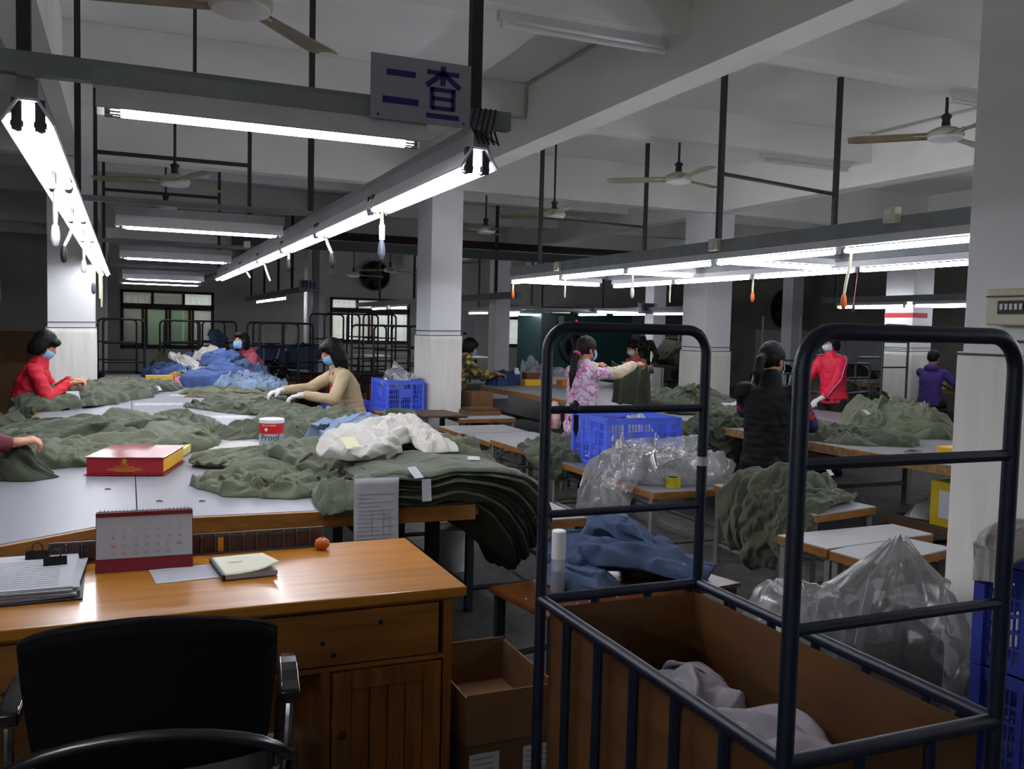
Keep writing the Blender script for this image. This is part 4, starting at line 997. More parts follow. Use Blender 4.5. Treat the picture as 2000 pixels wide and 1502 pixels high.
# fold templates: small sheets too large for their pinned outline, left to buckle and settle on a flat board (cloth solver);
# the resulting folds are carried by every garment below
def settle_sheet(seed, fu, gv, frames=16, LU=1.0, LV=.62, nu=92, nv=58, bend=.06):
    u = np.linspace(0, LU, nu); v = np.linspace(0, LV, nv); U, V = np.meshgrid(u, v, indexing='ij')
    Z = .03+.05*pnoise(U*fu+seed, V*10+1.2*pnoise(U*3, V*3, seed), seed)+.02*pnoise(U*fu*2+seed, V*21, seed+3); ed = np.minimum(np.minimum(U, LU-U), np.minimum(V, LV-V)); Z = .006+Z*np.clip(ed/.05, 0, 1)
    me = MB().grid(np.stack([U, V, Z], -1)); m = bpy.data.meshes.new('sheet'); m.from_pydata(me.v, [], me.f); o = bpy.data.objects.new('sheet', m); WORK.collection.objects.link(o)
    vg = o.vertex_groups.new(name='pin'); vg.add([int(i) for i in np.nonzero((ed < 1e-6).ravel())[0]], 1, 'ADD')
    cl = o.modifiers.new('cloth', 'CLOTH'); s = cl.settings; s.quality = 4; s.mass = .2; s.tension_stiffness = 14; s.compression_stiffness = 14; s.shear_stiffness = 3; s.bending_stiffness = bend; s.air_damping = 3
    s.vertex_group_mass = 'pin'; s.shrink_min = -(gv-1)
    cl.collision_settings.distance_min = .004; cl.collision_settings.collision_quality = 1; cl.point_cache.frame_start = 1; cl.point_cache.frame_end = frames+1
    bm_ = MB().box(-.5, LU+.5, -.5, LV+.5, -.1, 0); kb = bpy.data.meshes.new('board'); kb.from_pydata(bm_.v, [], bm_.f); ko = bpy.data.objects.new('board', kb); WORK.collection.objects.link(ko)
    ko.modifiers.new('col', 'COLLISION'); ko.collision.thickness_outer = .004; ko.collision.cloth_friction = 10
    for f in range(1, frames+1): WORK.frame_set(f)
    e = o.evaluated_get(WORK.view_layers[0].depsgraph); mm = e.to_mesh(); co = np.empty(len(mm.vertices)*3); mm.vertices.foreach_get('co', co); co = co.reshape(nu, nv, 3)
    e.to_mesh_clear(); bpy.data.objects.remove(o); bpy.data.objects.remove(ko)
    D = np.stack([co[..., 0]-U, co[..., 1]-V, np.maximum(co[..., 2], 0)], -1)
    return D[8:-8, 7:-7]
FOLDS = [settle_sheet(1, 2.0, 1.42, bend=1.0), settle_sheet(2, 3.0, 1.35, bend=2.5), settle_sheet(3, 8.0, 1.38, bend=1.0), settle_sheet(4, 2.0, 1.5, bend=.4), settle_sheet(5, 5.0, 1.28, bend=3)]
FU, FV = .826, .46
def fold_at(t, U, lat, sd):
    """mirrored repeat of a template at physical scale"""
    D = FOLDS[t % len(FOLDS)]; a, b = D.shape[:2]
    tri = lambda x: 1-np.abs((x % 2)-1)
    fu = tri((U+sd*.37)/FU)*(a-1.001); fv = tri((lat+sd*.19)/FV)*(b-1.001)
    i, j = fu.astype(int), fv.astype(int); x, y = (fu-i)[..., None], (fv-j)[..., None]
    return (D[i, j]*(1-x)+D[i+1, j]*x)*(1-y)+(D[i, j+1]*(1-x)+D[i+1, j+1]*x)*y
def sweep(mb, spine, w, h, seed=0, fold=.5, nu=96, nv=74, p=3.2, endr=.07, spread=.2, lump=.4, side=None, amp=None, tmpl=None, across=0, along=0):
    """one crumpled limb of cloth: a flattened swell along a spine lying on (or hanging over) a surface"""
    X = crom(spine, nu); us = np.linspace(0, 1, nu)
    W = np.interp(us, np.linspace(0, 1, len(w)), w); Hh = np.interp(us, np.linspace(0, 1, len(h)), h)
    T = np.gradient(X, axis=0); T /= np.linalg.norm(T, axis=1)[:, None]+1e-9
    L = np.concatenate([[0], np.cumsum(np.linalg.norm(np.diff(X, axis=0), axis=1))])
    S = np.zeros_like(X); prev = None
    for i in range(nu):
        if side is not None: s = np.array(side, float); s = s-T[i]*(s@T[i])
        else:
            s = np.array([T[i][1], -T[i][0], 0.]); k = np.linalg.norm(s)
            if prev is not None and k < .35: s = prev-T[i]*(prev@T[i])
            elif prev is not None and s@prev < 0: s = -s
        s = s/(np.linalg.norm(s)+1e-9); S[i] = s; prev = s
    N = np.cross(S, T)
    if N[nu//2][2] < -.2 or (abs(N[nu//2][2]) <= .2 and N[0][2] < 0): N = -N
    e = np.minimum(us/endr, (1-us)/endr).clip(0, 1); e = np.sqrt(1-(1-e)**2)*.97+.03
    v = np.linspace(-1, 1, nv)
    U, V = np.meshgrid(L, v, indexing='ij'); sd = seed*7.13; sg = np.tanh(V*4)*3
    wob = 1+spread*pnoise(U*3.1+sd, V*0, sg+sd)+spread*.7*pnoise(U*9+sd, V*0+2, sg*1.7+sd)
    lat = V*W[:, None]*wob*(.8+.2*e[:, None])
    prof = (1-np.abs(V)**p).clip(0, 1)**.6*e[:, None]
    A = fold/.5 if amp is None else amp
    D = fold_at(int(seed) if tmpl is None else tmpl, U, lat, sd)*A; rim_ = np.minimum(1, prof*2.2)
    lmp = 1+lump*pnoise(U*2.3+sd, lat*2.3, 11+sd)
    Z = np.maximum(Hh[:, None]*prof*lmp*.75+D[..., 2]*rim_, .004)
    P = X[:, None, :]+S[:, None, :]*(lat+D[..., 1]*rim_)[..., None]+N[:, None, :]*Z[..., None]+T[:, None, :]*(D[..., 0]*rim_+.03*pnoise(lat*9+sd, U*0, 41)*(1-e[:, None]))[..., None]
    o = len(mb.v); a, b = nu, nv; k = a*b
    rim = [(i, 0) for i in range(a)]+[(a-1, j) for j in range(1, b)]+[(i, b-1) for i in range(a-2, -1, -1)]+[(0, j) for j in range(b-2, 0, -1)]
    mb.v += [tuple(q) for q in P.reshape(-1, 3)]
    mb.v += [tuple(P[i, j]-N[i]*(Z[i, j]-.001)) for i, j in rim]
    g = lambda i, j: o+i*b+j
    mb.f += [(g(i, j), g(i, j+1), g(i+1, j+1), g(i+1, j)) for i in range(a-1) for j in range(b-1)]
    m = len(rim)
    for q in range(m):
        i, j = rim[q], rim[(q+1) % m]
        mb.f.append((g(*i), g(*j), o+k+(q+1) % m, o+k+q))
    mb.f.append(tuple(o+k+q for q in range(m-1, -1, -1)))
    return mb
def garment(name, label, limbs, m, cat='trousers', group=None, tags=(), **kw):
    mb = MB()
    for i, l in enumerate(limbs):
        k = dict(kw); k.update(l[3] if len(l) > 3 else {}); k.setdefault('seed', 1); k['seed'] += i*3.7
        sweep(mb, l[0], l[1], l[2], **k)
    o = mb.build(name, m, smooth='all'); o['label'] = label; o['category'] = cat
    if group: o['group'] = group
    for (x, y, z, w, h, ax, ay) in tags:   # sewn paper tags
        MB().box(-w/2, w/2, -h/2, h/2, -.001, .001).xf(Matrix.Translation((x, y, z)) @ Matrix.Rotation(ay, 4, 'Z') @ Matrix.Rotation(ax, 4, 'X')).build('paper_tag', M_label, o)
    return o
Z1 = TZ+.001
# near table, red-jacketed worker: long bundle from her hands over the edge
garment('trousers', 'olive trousers bunched under the red-jacketed hands and over the table edge', [
    ([(-.86, 8.75, .42), (-.80, 8.85, .70), (-.70, 9.0, .80), (-.50, 9.55, Z1), (-.2, 10.4, Z1), (.12, 11.1, Z1)], [.16, .2, .28, .42, .42, .25], [.06, .08, .12, .17, .17, .08]),
    ([(-.42, 10.2, Z1+.04), (-.1, 10.9, Z1+.02), (.25, 11.3, Z1), (.47, 11.7, Z1)], [.25, .32, .3, .2], [.1, .15, .12, .08])], M_olive, seed=2, tags=[(-.44, 8.98, .85, .11, .2, 1.1, .4), (.3, 10.9, .83, .1, .14, .3, .2)])
# near table, left front pile
garment('trousers', 'olive trousers piled lengthwise beside the burgundy sleeve', [
    ([(-.95, 6.5, .70), (-.6, 6.7, Z1), (-.25, 6.95, Z1), (.08, 7.3, Z1)], [.18, .26, .28, .22], [.05, .1, .13, .1]),
    ([(-.66, 6.2, Z1), (-.3, 6.4, Z1), (.05, 6.65, Z1), (.32, 6.95, Z1), (.42, 6.55, Z1)], [.3, .42, .42, .34, .22], [.06, .15, .17, .13, .07])], M_olive, seed=5, fold=.55)
garment('trousers', 'olive trouser leg spread behind the red book box', [
    ([(-.55, 5.55, Z1), (-.25, 5.75, Z1), (.02, 5.95, Z1+.0), (.3, 6.3, Z1), (.45, 6.38, Z1)], [.18, .28, .33, .3, .12], [.09, .12, .12, .1, .06])], M_olivel, seed=8, fold=.5, tags=[(.33, 6.15, .85, .06, .12, .5, .3)])
garment('trousers', 'olive trousers hanging off the table edge beyond the burgundy sleeve', [
    ([(-.98, 7.0, .3), (-.92, 7.2, .6), (-.86, 7.5, .76), (-.72, 7.7, .8)], [.3, .36, .36, .3], [.04, .05, .06, .06])], M_olived, seed=11)
garment('trousers', 'olive trouser hem pinched in the burgundy worker hand', [
    ([(-.62, 5.22, Z1), (-.47, 5.22, Z1), (-.36, 5.26, Z1)], [.12, .2, .12], [.1, .14, .1])], M_olived, seed=13, nu=56, nv=44)
# centre front trousers with the peaked fold
garment('trousers', 'olive trousers with a peaked fold lying in front of the paint can', [
    ([(.36, 4.52, Z1), (.55, 4.6, Z1), (.8, 4.55, Z1), (1.05, 4.45, Z1)], [.2, .32, .32, .26], [.03, .05, .06, .06]),
    ([(.5, 5.2, Z1), (.72, 5.35, Z1), (.95, 5.2, Z1), (1.15, 5.0, Z1)], [.26, .38, .38, .3], [.04, .07, .09, .08]),
    ([(.80, 5.3, Z1+.06), (.86, 5.12, Z1+.08), (1.0, 4.85, Z1+.04), (1.08, 4.7, Z1)], [.08, .13, .18, .15], [.06, .10, .08, .05])], M_olivel, seed=17, fold=.42)
garment('trousers', 'olive trouser leg folded over the wooden table edge', [
    ([(1.02, 4.3, Z1+.02), (.95, 4.08, Z1+.02), (.93, 3.95, Z1+.005), (.93, 3.905, Z1-.03)], [.16, .17, .15, .13], [.05, .06, .05, .03])], M_olive, seed=19, nu=56, nv=44, fold=.35)
# beige worker's trousers
garment('trousers', 'olive trousers spread flat under the white gloves', [
    ([(.68, 9.3, Z1), (.95, 8.9, Z1), (1.2, 8.5, Z1), (1.36, 8.2, Z1)], [.25, .36, .36, .25], [.03, .05, .05, .04])], M_olive, seed=23, fold=.42)
garment('trousers', 'olive trouser leg behind the white gloves, nearest the denim heap', [
    ([(.75, 10.9, Z1), (.95, 10.6, Z1), (1.2, 10.2, Z1), (1.38, 9.7, Z1)], [.25, .38, .35, .25], [.05, .07, .06, .05])], M_olivel, seed=26, fold=.42)
garment('trousers', 'olive trousers slipping off the edge below the beige jumper', [
    ([(1.1, 7.8, Z1), (1.3, 7.4, Z1), (1.48, 7.0, Z1+.02), (1.58, 6.75, .72), (1.6, 6.6, .5)], [.2, .3, .32, .3, .2], [.06, .1, .1, .07, .05])], M_olive, seed=29)
garment('trousers', 'narrow olive trouser leg lying behind the paint can', [
    ([(.58, 6.55, Z1), (.8, 6.7, Z1), (1.05, 6.62, Z1), (1.24, 6.4, Z1)], [.12, .2, .22, .18], [.06, .09, .1, .1])], M_olive, seed=31)
garment('white_garment', 'white cotton garment lying flat left of the paint can', [
    ([(.5, 5.72, Z1), (.58, 5.95, Z1), (.7, 6.2, Z1), (.78, 6.3, Z1)], [.05, .11, .12, .06], [.012, .02, .02, .012])], M_white, cat='garment', seed=33, nu=40, nv=30, amp=.15)
# pale jeans and white trousers on top of the stack
garment('jeans', 'pale blue jeans folded over beside the paint can', [
    ([(1.12, 5.85, Z1+.0), (1.25, 5.85, Z1+.02), (1.45, 6.1, Z1+.05), (1.62, 6.4, Z1+.06)], [.2, .26, .24, .16], [.12, .16, .17, .13]),
    ([(1.1, 5.6, Z1), (1.22, 5.58, Z1), (1.36, 5.7, Z1)], [.08, .1, .1], [.12, .17, .14])], M_deniml, seed=36, fold=.35)
garment('jeans', 'slate blue jeans tucked below the pale jeans', [
    ([(1.2, 5.42, Z1), (1.38, 5.5, Z1), (1.55, 5.75, Z1), (1.68, 6.0, Z1)], [.16, .2, .22, .2], [.1, .13, .13, .1])], M_denimg, seed=39)
# the tall stack of flat olive trousers sliding over the table corner
for i in range(9):
    z = Z1+.002+i*.0165; y0 = 4.22+.02*math.sin(i*2.3); ex = .0+.018*i
    garment('trousers', 'flat olive trousers in the layered stack hanging over the table corner', [
        ([(.98+.03*math.sin(i*1.7), y0, z+.0), (1.1, y0, z+.016), (1.24, y0, z+.002), (1.42, y0+.02, z+.018), (1.58+ex, y0+.03, z-.02-.006*(8-i)), (1.70+ex*1.2, y0+.0, z-.14-.012*(8-i)), (1.76+ex*1.2, y0-.03, z-.32-.01*(8-i))],
         [.33+.02*math.sin(i*3.1), .345+.02*math.sin(i*2.2), .345, .345, .335, .31, .24], [.02, .02, .02, .02, .02, .025, .03], dict(endr=.03))], M_olived if i < 7 else M_olive, group='flat trousers in the layered stack', seed=41+i, fold=.32, across=5.0, along=1.0, nu=64, nv=40, p=10, spread=.04, lump=.25, amp=.25, side=(0, 1, 0))
garment('trousers', 'olive trousers slumping over the back of the layered stack', [
    ([(1.45, 4.75, Z1+.16), (1.6, 4.8, Z1+.12), (1.72, 4.85, .75), (1.8, 4.9, .55)], [.3, .38, .38, .3], [.06, .09, .09, .07]),
    ([(1.35, 5.1, Z1+.02), (1.55, 5.25, Z1+.04), (1.7, 5.2, .76), (1.8, 5.1, .6)], [.2, .3, .3, .25], [.1, .12, .1, .07])], M_olivel, seed=52, fold=.5)
lp = MB()
G = []
for i in range(25):
    a = 2*PI*i/24; row = []
    for j in range(6):
        r = 1-.12*j/5; row.append((1.66+.11*r*math.cos(a)+.02*j/5, 5.72+.15*r*math.sin(a), .99+.085*r*math.sin(a)*.9+.02*math.cos(2*a)-.055*j))
    G.append(row)
w = lp.grid(G).build('trousers', M_olive, smooth='all', solid=.008); tag(w, 'olive trousers with the open waistband standing up behind the white pair', 'trousers')
MB().box(-.02, .02, -.001, .001, -.03, .03).xf(Matrix.Translation((1.7, 5.6, .95)) @ Matrix.Rotation(.4, 4, 'Z')).build('paper_tag', M_label, w)
garment('trousers', 'white cotton trousers lying across the top of the olive stack', [
    ([(.94, 4.28, Z1+.17), (1.05, 4.42, Z1+.2), (1.22, 4.72, Z1+.2), (1.4, 5.05, Z1+.2)], [.13, .2, .19, .1], [.05, .08, .12, .13]),
    ([(1.38, 5.02, Z1+.22), (1.46, 4.85, Z1+.21), (1.5, 4.6, Z1+.19), (1.5, 4.4, Z1+.17)], [.1, .12, .12, .1], [.1, .09, .07, .05]),
    ([(1.12, 4.3, Z1+.16), (1.18, 4.42, Z1+.17), (1.25, 4.5, Z1+.17)], [.06, .08, .07], [.05, .08, .06])], M_white, seed=55, fold=.3)
tag(MB().box(-.045, .045, -.035, .035, -.001, .001).xf(Matrix.Translation((.985, 4.25, 1.035)) @ Matrix.Rotation(.5, 4, 'Z') @ Matrix.Rotation(.75, 4, 'X')).build('size_label', mat('label_cream', '#d6d2ae', .6)), 'cream size label on the white trousers', 'label')
for x, y, z, w_, h_, ax, az, l in ((1.19, 3.86, .945, .05, .075, .6, .35, 'white paper tag standing out of the layered trouser stack'), (1.24, 3.845, .865, .045, .1, 1.45, .12, 'white paper tag hanging low on the layered trouser stack'), (1.58, 4.15, .955, .06, .05, .2, -.3, 'white paper tag at the shoulder of the layered stack')):
    tag(MB().box(-w_/2, w_/2, -h_/2, h_/2, -.001, .001).xf(Matrix.Translation((x, y, z)) @ Matrix.Rotation(az, 4, 'Z') @ Matrix.Rotation(ax, 4, 'X')).build('paper_tag', M_label), l, 'tag')
# denim heap at the far end of the near table
for l, m, sp, w, h, s in (
    ('mid blue jeans crumpled at the front of the denim heap', M_denim, [(.86, 12.2, Z1), (1.05, 11.9, Z1), (1.3, 11.9, Z1), (1.45, 12.1, Z1)], [.25, .45, .5, .35], [.15, .3, .32, .2], 60),
    ('bright blue jeans on top of the denim heap', M_denim, [(.95, 12.7, Z1+.22), (1.12, 12.6, Z1+.25), (1.3, 12.5, Z1+.22)], [.2, .3, .25], [.15, .22, .15], 61),
    ('pale washed jeans sliding toward the white gloves', M_deniml, [(1.05, 11.3, Z1), (1.25, 11.1, Z1), (1.42, 10.8, Z1), (1.5, 10.5, Z1)], [.2, .4, .4, .25], [.12, .22, .2, .1], 62),
    ('slate jeans at the right shoulder of the denim heap', M_denimg, [(1.2, 12.6, Z1+.1), (1.38, 12.4, Z1+.12), (1.52, 12.1, Z1), (1.6, 11.6, .8)], [.25, .35, .3, .2], [.15, .22, .18, .1], 63),
    ('dark blue jeans at the back left of the denim heap', M_denimd, [(.3, 14.2, Z1), (.55, 13.9, Z1), (.85, 13.6, Z1)], [.2, .35, .3], [.1, .22, .2], 64),
    ('white trouser leg across the denim heap', M_white, [(.62, 13.9, Z1+.28), (.75, 13.5, Z1+.22), (.9, 13.0, Z1+.1)], [.08, .12, .1], [.06, .08, .06], 65),
    ('grey denim folded behind the white leg', M_denimg, [(.6, 14.2, Z1+.1), (.85, 14.2, Z1+.15), (1.1, 14.1, Z1+.12)], [.25, .35, .3], [.12, .2, .16], 66),
    ('off-white garment rolled on top of the denim heap', M_white, [(.92, 13.7, Z1+.25), (1.08, 13.6, Z1+.28), (1.2, 13.4, Z1+.24)], [.15, .25, .2], [.1, .18, .12], 67),
    ('olive garment behind the denim heap', M_olived, [(.3, 14.4, Z1+.1), (.5, 14.4, Z1+.14), (.72, 14.3, Z1+.1)], [.15, .2, .2], [.1, .18, .12], 68),
    ('indigo jeans leg trailing at the left of the denim heap', M_denim, [(.35, 13.6, Z1), (.55, 13.4, Z1+.04), (.8, 13.0, Z1+.06)], [.08, .14, .14], [.08, .14, .14], 69)):
    garment('garment' if 'garment' in l else 'jeans', l, [(sp, w, h)], m, cat='garment' if ('garment' in l or 'white' in l) else 'jeans', group=None, seed=s, nu=64, nv=52, fold=.6)
# far table
garment('trousers', 'olive trousers heaped behind the raised pair on the far table', [
    ([(5.25, 8.15, Z1), (5.5, 8.3, Z1), (5.8, 8.2, Z1), (6.0, 7.9, Z1)], [.25, .42, .42, .25], [.12, .26, .28, .12]),
    ([(5.1, 7.7, Z1), (5.35, 7.75, Z1), (5.7, 7.6, Z1)], [.12, .2, .16], [.04, .07, .05])], M_olive, seed=72, fold=.5)
hb = MB(); G = []
for i in range(26):
    v = i/25; row = []
    for j in range(30):
        u = j/29*2-1; wv = .33+.12*v; x = 4.98+.16*v*v*.0+.02*math.sin(u*5+v*3)+.05*v*math.sin(u*9+1); y = 8.33+u*wv
        z = 1.27-.46*v-.05*(1-v)*(1-u*u)+.012*math.sin(u*7+v*6)
        row.append((x+.07*(1-v)**2*math.cos(u*3), y, z))
    G.append(row)
hu = hb.grid(G).build('trousers', M_olived, smooth='all', solid=.012); tag(hu, 'dark olive trousers held up by the worker in the flowered smock', 'trousers')
MB().grid([[(4.99+.1*math.cos(u*1.4)+.012*k, 8.33+u*.31, 1.27-.05*(1-u*u)-.045*k+.03*math.cos(u*1.6)) for u in np.linspace(-1, 1, 20)] for k in range(3)]).build('waistband', M_olivel, hu, smooth='all', solid=.012)
garment('trousers', 'olive trousers tucked beside the vest wearer on the far table', [([(5.0, 6.85, Z1), (5.25, 6.95, Z1), (5.5, 7.0, Z1)], [.2, .3, .2], [.1, .16, .1])], M_olive, seed=75, nu=60)
garment('trousers', 'olive trousers hanging from the far table edge above the clear sack', [
    ([(5.1, 6.75, Z1), (4.9, 6.72, Z1+.01), (4.78, 6.65, .72), (4.74, 6.55, .5), (4.72, 6.45, .3)], [.22, .26, .28, .25, .16], [.06, .06, .05, .05, .04], dict(endr=.05))], M_olived, seed=77, fold=.5)
garment('trousers', 'olive trousers stretched along the chipped table edge', [
    ([(5.0, 5.75, Z1), (5.2, 5.6, Z1), (5.4, 5.35, Z1), (5.55, 5.08, Z1)], [.2, .26, .24, .1], [.1, .13, .1, .06]), ([(5.02, 5.5, Z1), (5.15, 5.35, Z1), (5.3, 5.2, Z1)], [.1, .14, .1], [.08, .1, .06])], M_olive, seed=80, fold=.5)
garment('trousers', 'big tumbled mound of washed olive trousers by the white column', [
    ([(5.9, 6.0, Z1), (6.15, 6.0, Z1), (6.45, 5.9, Z1), (6.7, 5.75, Z1)], [.25, .5, .55, .4], [.12, .28, .32, .16]),
    ([(5.8, 5.72, Z1), (6.05, 5.62, Z1), (6.35, 5.5, Z1)], [.1, .2, .14], [.08, .12, .08])], M_olivel, seed=83, fold=.6, tags=[(5.95, 6.0, .95, .1, .06, .6, .5)])
# benches
garment('trousers', 'olive trousers slung over the wood-edged bench down to the floor rail', [
    ([(4.25, 4.98, .56), (4.02, 4.9, .6), (3.82, 4.82, .58), (3.69, 4.76, .42), (3.66, 4.7, .2)], [.12, .17, .17, .14, .08], [.05, .08, .06, .04, .03], dict(endr=.05)),
    ([(4.3, 4.72, .57), (4.05, 4.64, .63), (3.82, 4.58, .61), (3.68, 4.52, .44), (3.64, 4.46, .14)], [.14, .18, .18, .15, .09], [.06, .1, .07, .04, .03], dict(endr=.05)),
    ([(4.22, 4.46, .56), (3.98, 4.38, .58), (3.8, 4.3, .57), (3.68, 4.24, .42), (3.65, 4.2, .28)], [.12, .15, .15, .12, .08], [.04, .06, .05, .04, .03], dict(endr=.05))], M_olive, seed=86, fold=.55, tags=[(4.22, 4.55, .72, .05, .06, .8, .3)])
garment('trousers', 'folded olive trousers hanging off the white-topped stool', [
    ([(3.95, 7.55, .535), (3.7, 7.3, .54), (3.5, 7.0, .54), (3.42, 6.75, .5), (3.4, 6.65, .36)], [.25, .35, .35, .3, .22], [.05, .09, .09, .07, .05])], M_olive, seed=89, fold=.45)
jn = garment('jeans', 'faded blue jeans dropped on the dark brown bench', [
    ([(1.84, 3.76, .5), (2.0, 3.78, .53), (2.2, 3.66, .53), (2.36, 3.52, .5), (2.46, 3.43, .47)], [.13, .2, .22, .2, .15], [.05, .1, .1, .07, .05], dict(endr=.04, tmpl=4)),
    ([(2.1, 3.88, .52), (2.16, 3.82, .66), (2.24, 3.72, .62), (2.34, 3.6, .54)], [.09, .13, .14, .1], [.05, .07, .06, .04], dict(tmpl=1)),
    ([(1.8, 3.74, .453), (1.86, 3.56, .453), (2.0, 3.42, .453)], [.08, .11, .1], [.08, .1, .08], dict(tmpl=1))], M_denimg, seed=92, fold=.32, cat='jeans')
WBc = [(2.40+.11*math.sin(a)+.07*math.cos(a)*.2, 3.37-.02*math.cos(a)+.13*math.sin(a)*.85, .5+.05*math.cos(a)) for a in [2*PI*k/20 for k in range(21)]]
MB().grid([[(x+.035*q*.7, y-.035*q*.7, z-.004*q) for x, y, z in WBc] for q in (-1, 0, 1)]).build('waistband', M_denimd, jn, smooth='all', solid=.006)
for x, y, z in ((2.3, 3.36, .56), (2.46, 3.5, .55)): MB().lathe([(.004, 0), (.006, .002), (.003, .004)], 8, (x, y, z)).build('rivet', M_gold if 'M_gold' in globals() else M_label, jn)
garment('trousers', 'olive trousers beneath the faded jeans on the brown bench', [([(2.2, 3.72, .452), (2.4, 3.68, .452), (2.55, 3.55, .452)], [.14, .18, .12], [.08, .1, .06])], M_olived, seed=95, nu=56, nv=44)
# ---------------------------------------------------------------- clear film, crates, sacks
def film(name, clear, milk, tint='#ffffff', rough=.15):
    m = bpy.data.materials.new(name); m.use_nodes = True; nt = m.node_tree; nt.nodes.clear(); L = nt.links.new
    out = nt.nodes.new('ShaderNodeOutputMaterial'); tp = nt.nodes.new('ShaderNodeBsdfTransparent'); gl = nt.nodes.new('ShaderNodeBsdfGlossy'); gl.inputs['Roughness'].default_value = rough
    df = nt.nodes.new('ShaderNodeBsdfTranslucent'); d2 = nt.nodes.new('ShaderNodeBsdfDiffuse'); a = nt.nodes.new('ShaderNodeMixShader'); b = nt.nodes.new('ShaderNodeMixShader'); c = nt.nodes.new('ShaderNodeMixShader')
    for n in (df, d2): n.inputs[0].default_value = lin(tint)
    fr = nt.nodes.new('ShaderNodeFresnel'); fr.inputs[0].default_value = 1.5
    mr = nt.nodes.new('ShaderNodeMapRange'); mr.inputs[3].default_value = .06; mr.inputs[4].default_value = .8; L(fr.outputs[0], mr.inputs[0])
    a.inputs[0].default_value = .5; L(df.outputs[0], a.inputs[1]); L(d2.outputs[0], a.inputs[2])
    b.inputs[0].default_value = milk; L(tp.outputs[0], b.inputs[1]); L(a.outputs[0], b.inputs[2])
    L(mr.outputs[0], c.inputs[0]); L(b.outputs[0], c.inputs[1]); L(gl.outputs[0], c.inputs[2]); L(c.outputs[0], out.inputs[0])
    return m
F_clear = film('clear_film', 1, .24); F_milky = film('milky_film', 1, .62, '#e3e6ec'); F_white = film('white_bag_film', 1, .8, '#dfe2ea'); F_bag = film('sack_film', 1, .32, '#d9dbd8', .2)
M_crate = mat('crate_blue', '#5572f0', .4, var=.1); M_crated = mat('crate_blue_dim', '#3a4fc0', .45, var=.1)  # dim copy of the crate blue: weaker light put into the colour
M_crateR = mat('crate_blue_unlit', '#2b3a96', .5, var=.1)  # darkest copy, shade by the trolley put into the blue
def crate(label, loc, rz, W, D, H, m=M_crate):
    t = thing('plastic_crate', label, 'crate', loc, rz); a, b = W/2, D/2
    MB().box(-a+.01, a-.01, -b+.01, b-.01, 0, .012).build('base', m, t)
    for s in (-1, 1):
        for axis, half, other in (('y', a, b), ('x', b, a)):
            q = MB(); n = int(2*half/.03)
            def bx(u0, u1, z0, z1, th=.008):
                p = s*other
                if axis == 'y': q.box(u0, u1, p-th/2-(s*.004), p+th/2-(s*.004), z0, z1)
                else: q.box(p-th/2-(s*.004), p+th/2-(s*.004), u0, u1, z0, z1)
            bx(-half, half, H-.05, H, .02); bx(-half, half, 0, .03, .014)
            for k in range(1, 5): bx(-half, half, .03+(H-.08)*k/5-.004, .03+(H-.08)*k/5+.004, .012)
            for k in range(n+1): u = -half+2*half*k/n; bx(u-.003, u+.003, .02, H-.03)
            for u in ((-half*.5, 0, half*.5) if half > .25 else (-half*.33, half*.33)): bx(u-.012, u+.012, .0, H-.02, .018)
            bx(-.09, .09, H*.45, H*.72, .012)
            tag(q.build('side_panel', m, t), kind=None)
        for sy in (-1, 1): MB().box(s*a-.022, s*a+.004, sy*b-.022, sy*b+.022, 0, H).build('corner_post', m, t)
    MB().box(-a-.008, a+.008, -b-.008, -b+.012, H-.012, H).box(-a-.008, a+.008, b-.012, b+.008, H-.012, H).box(-a-.008, -a+.012, -b, b, H-.012, H).box(a-.012, a+.008, -b, b, H-.012, H).build('rim', m, t)
    return t
crate('blue plastic crate with white bags, raised on a stool by the column', (3.2, 11.2, .532), .04, .46, .64, .39)
crate('blue plastic crate full of clear bags on the white-topped bench', (3.83, 6.5, .502), -.03, .66, .6, .41)
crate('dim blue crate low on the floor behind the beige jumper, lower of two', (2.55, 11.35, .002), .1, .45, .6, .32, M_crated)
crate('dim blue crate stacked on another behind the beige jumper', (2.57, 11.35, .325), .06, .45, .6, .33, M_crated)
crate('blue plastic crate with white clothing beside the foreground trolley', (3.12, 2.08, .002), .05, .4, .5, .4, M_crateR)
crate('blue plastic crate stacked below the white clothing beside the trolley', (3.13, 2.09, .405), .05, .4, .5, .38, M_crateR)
def filmy(name, label, limbs, m, cat, **kw): return garment(name, label, limbs, m, cat=cat, **kw)
filmy('plastic_bags', 'bundle of white plastic bags in the raised blue crate', [([(3.08, 11.0, .8), (3.2, 11.2, .86), (3.3, 11.35, .82)], [.14, .2, .14], [.08, .13, .08]), ([(3.15, 11.1, .9), (3.2, 11.15, .98), (3.22, 11.18, 1.06)], [.07, .09, .03], [.06, .08, .05])], F_white, 'plastic bags', seed=101, nu=50, nv=40, tmpl=3, fold=.9)
filmy('plastic_bags', 'clear bags filling the crate on the bench', [([(3.55, 6.4, .56), (3.83, 6.5, .6), (4.1, 6.6, .56)], [.2, .26, .2], [.2, .27, .2])], F_milky, 'plastic bags', seed=103, nu=50, nv=44, tmpl=3, fold=.9)
filmy('plastic_bags', 'pale bags filling the dim stacked crate', [([(2.4, 11.2, .5), (2.57, 11.35, .54), (2.7, 11.5, .5)], [.18, .22, .18], [.12, .18, .12])], F_white, 'plastic bags', seed=104, nu=40, nv=34, tmpl=3)
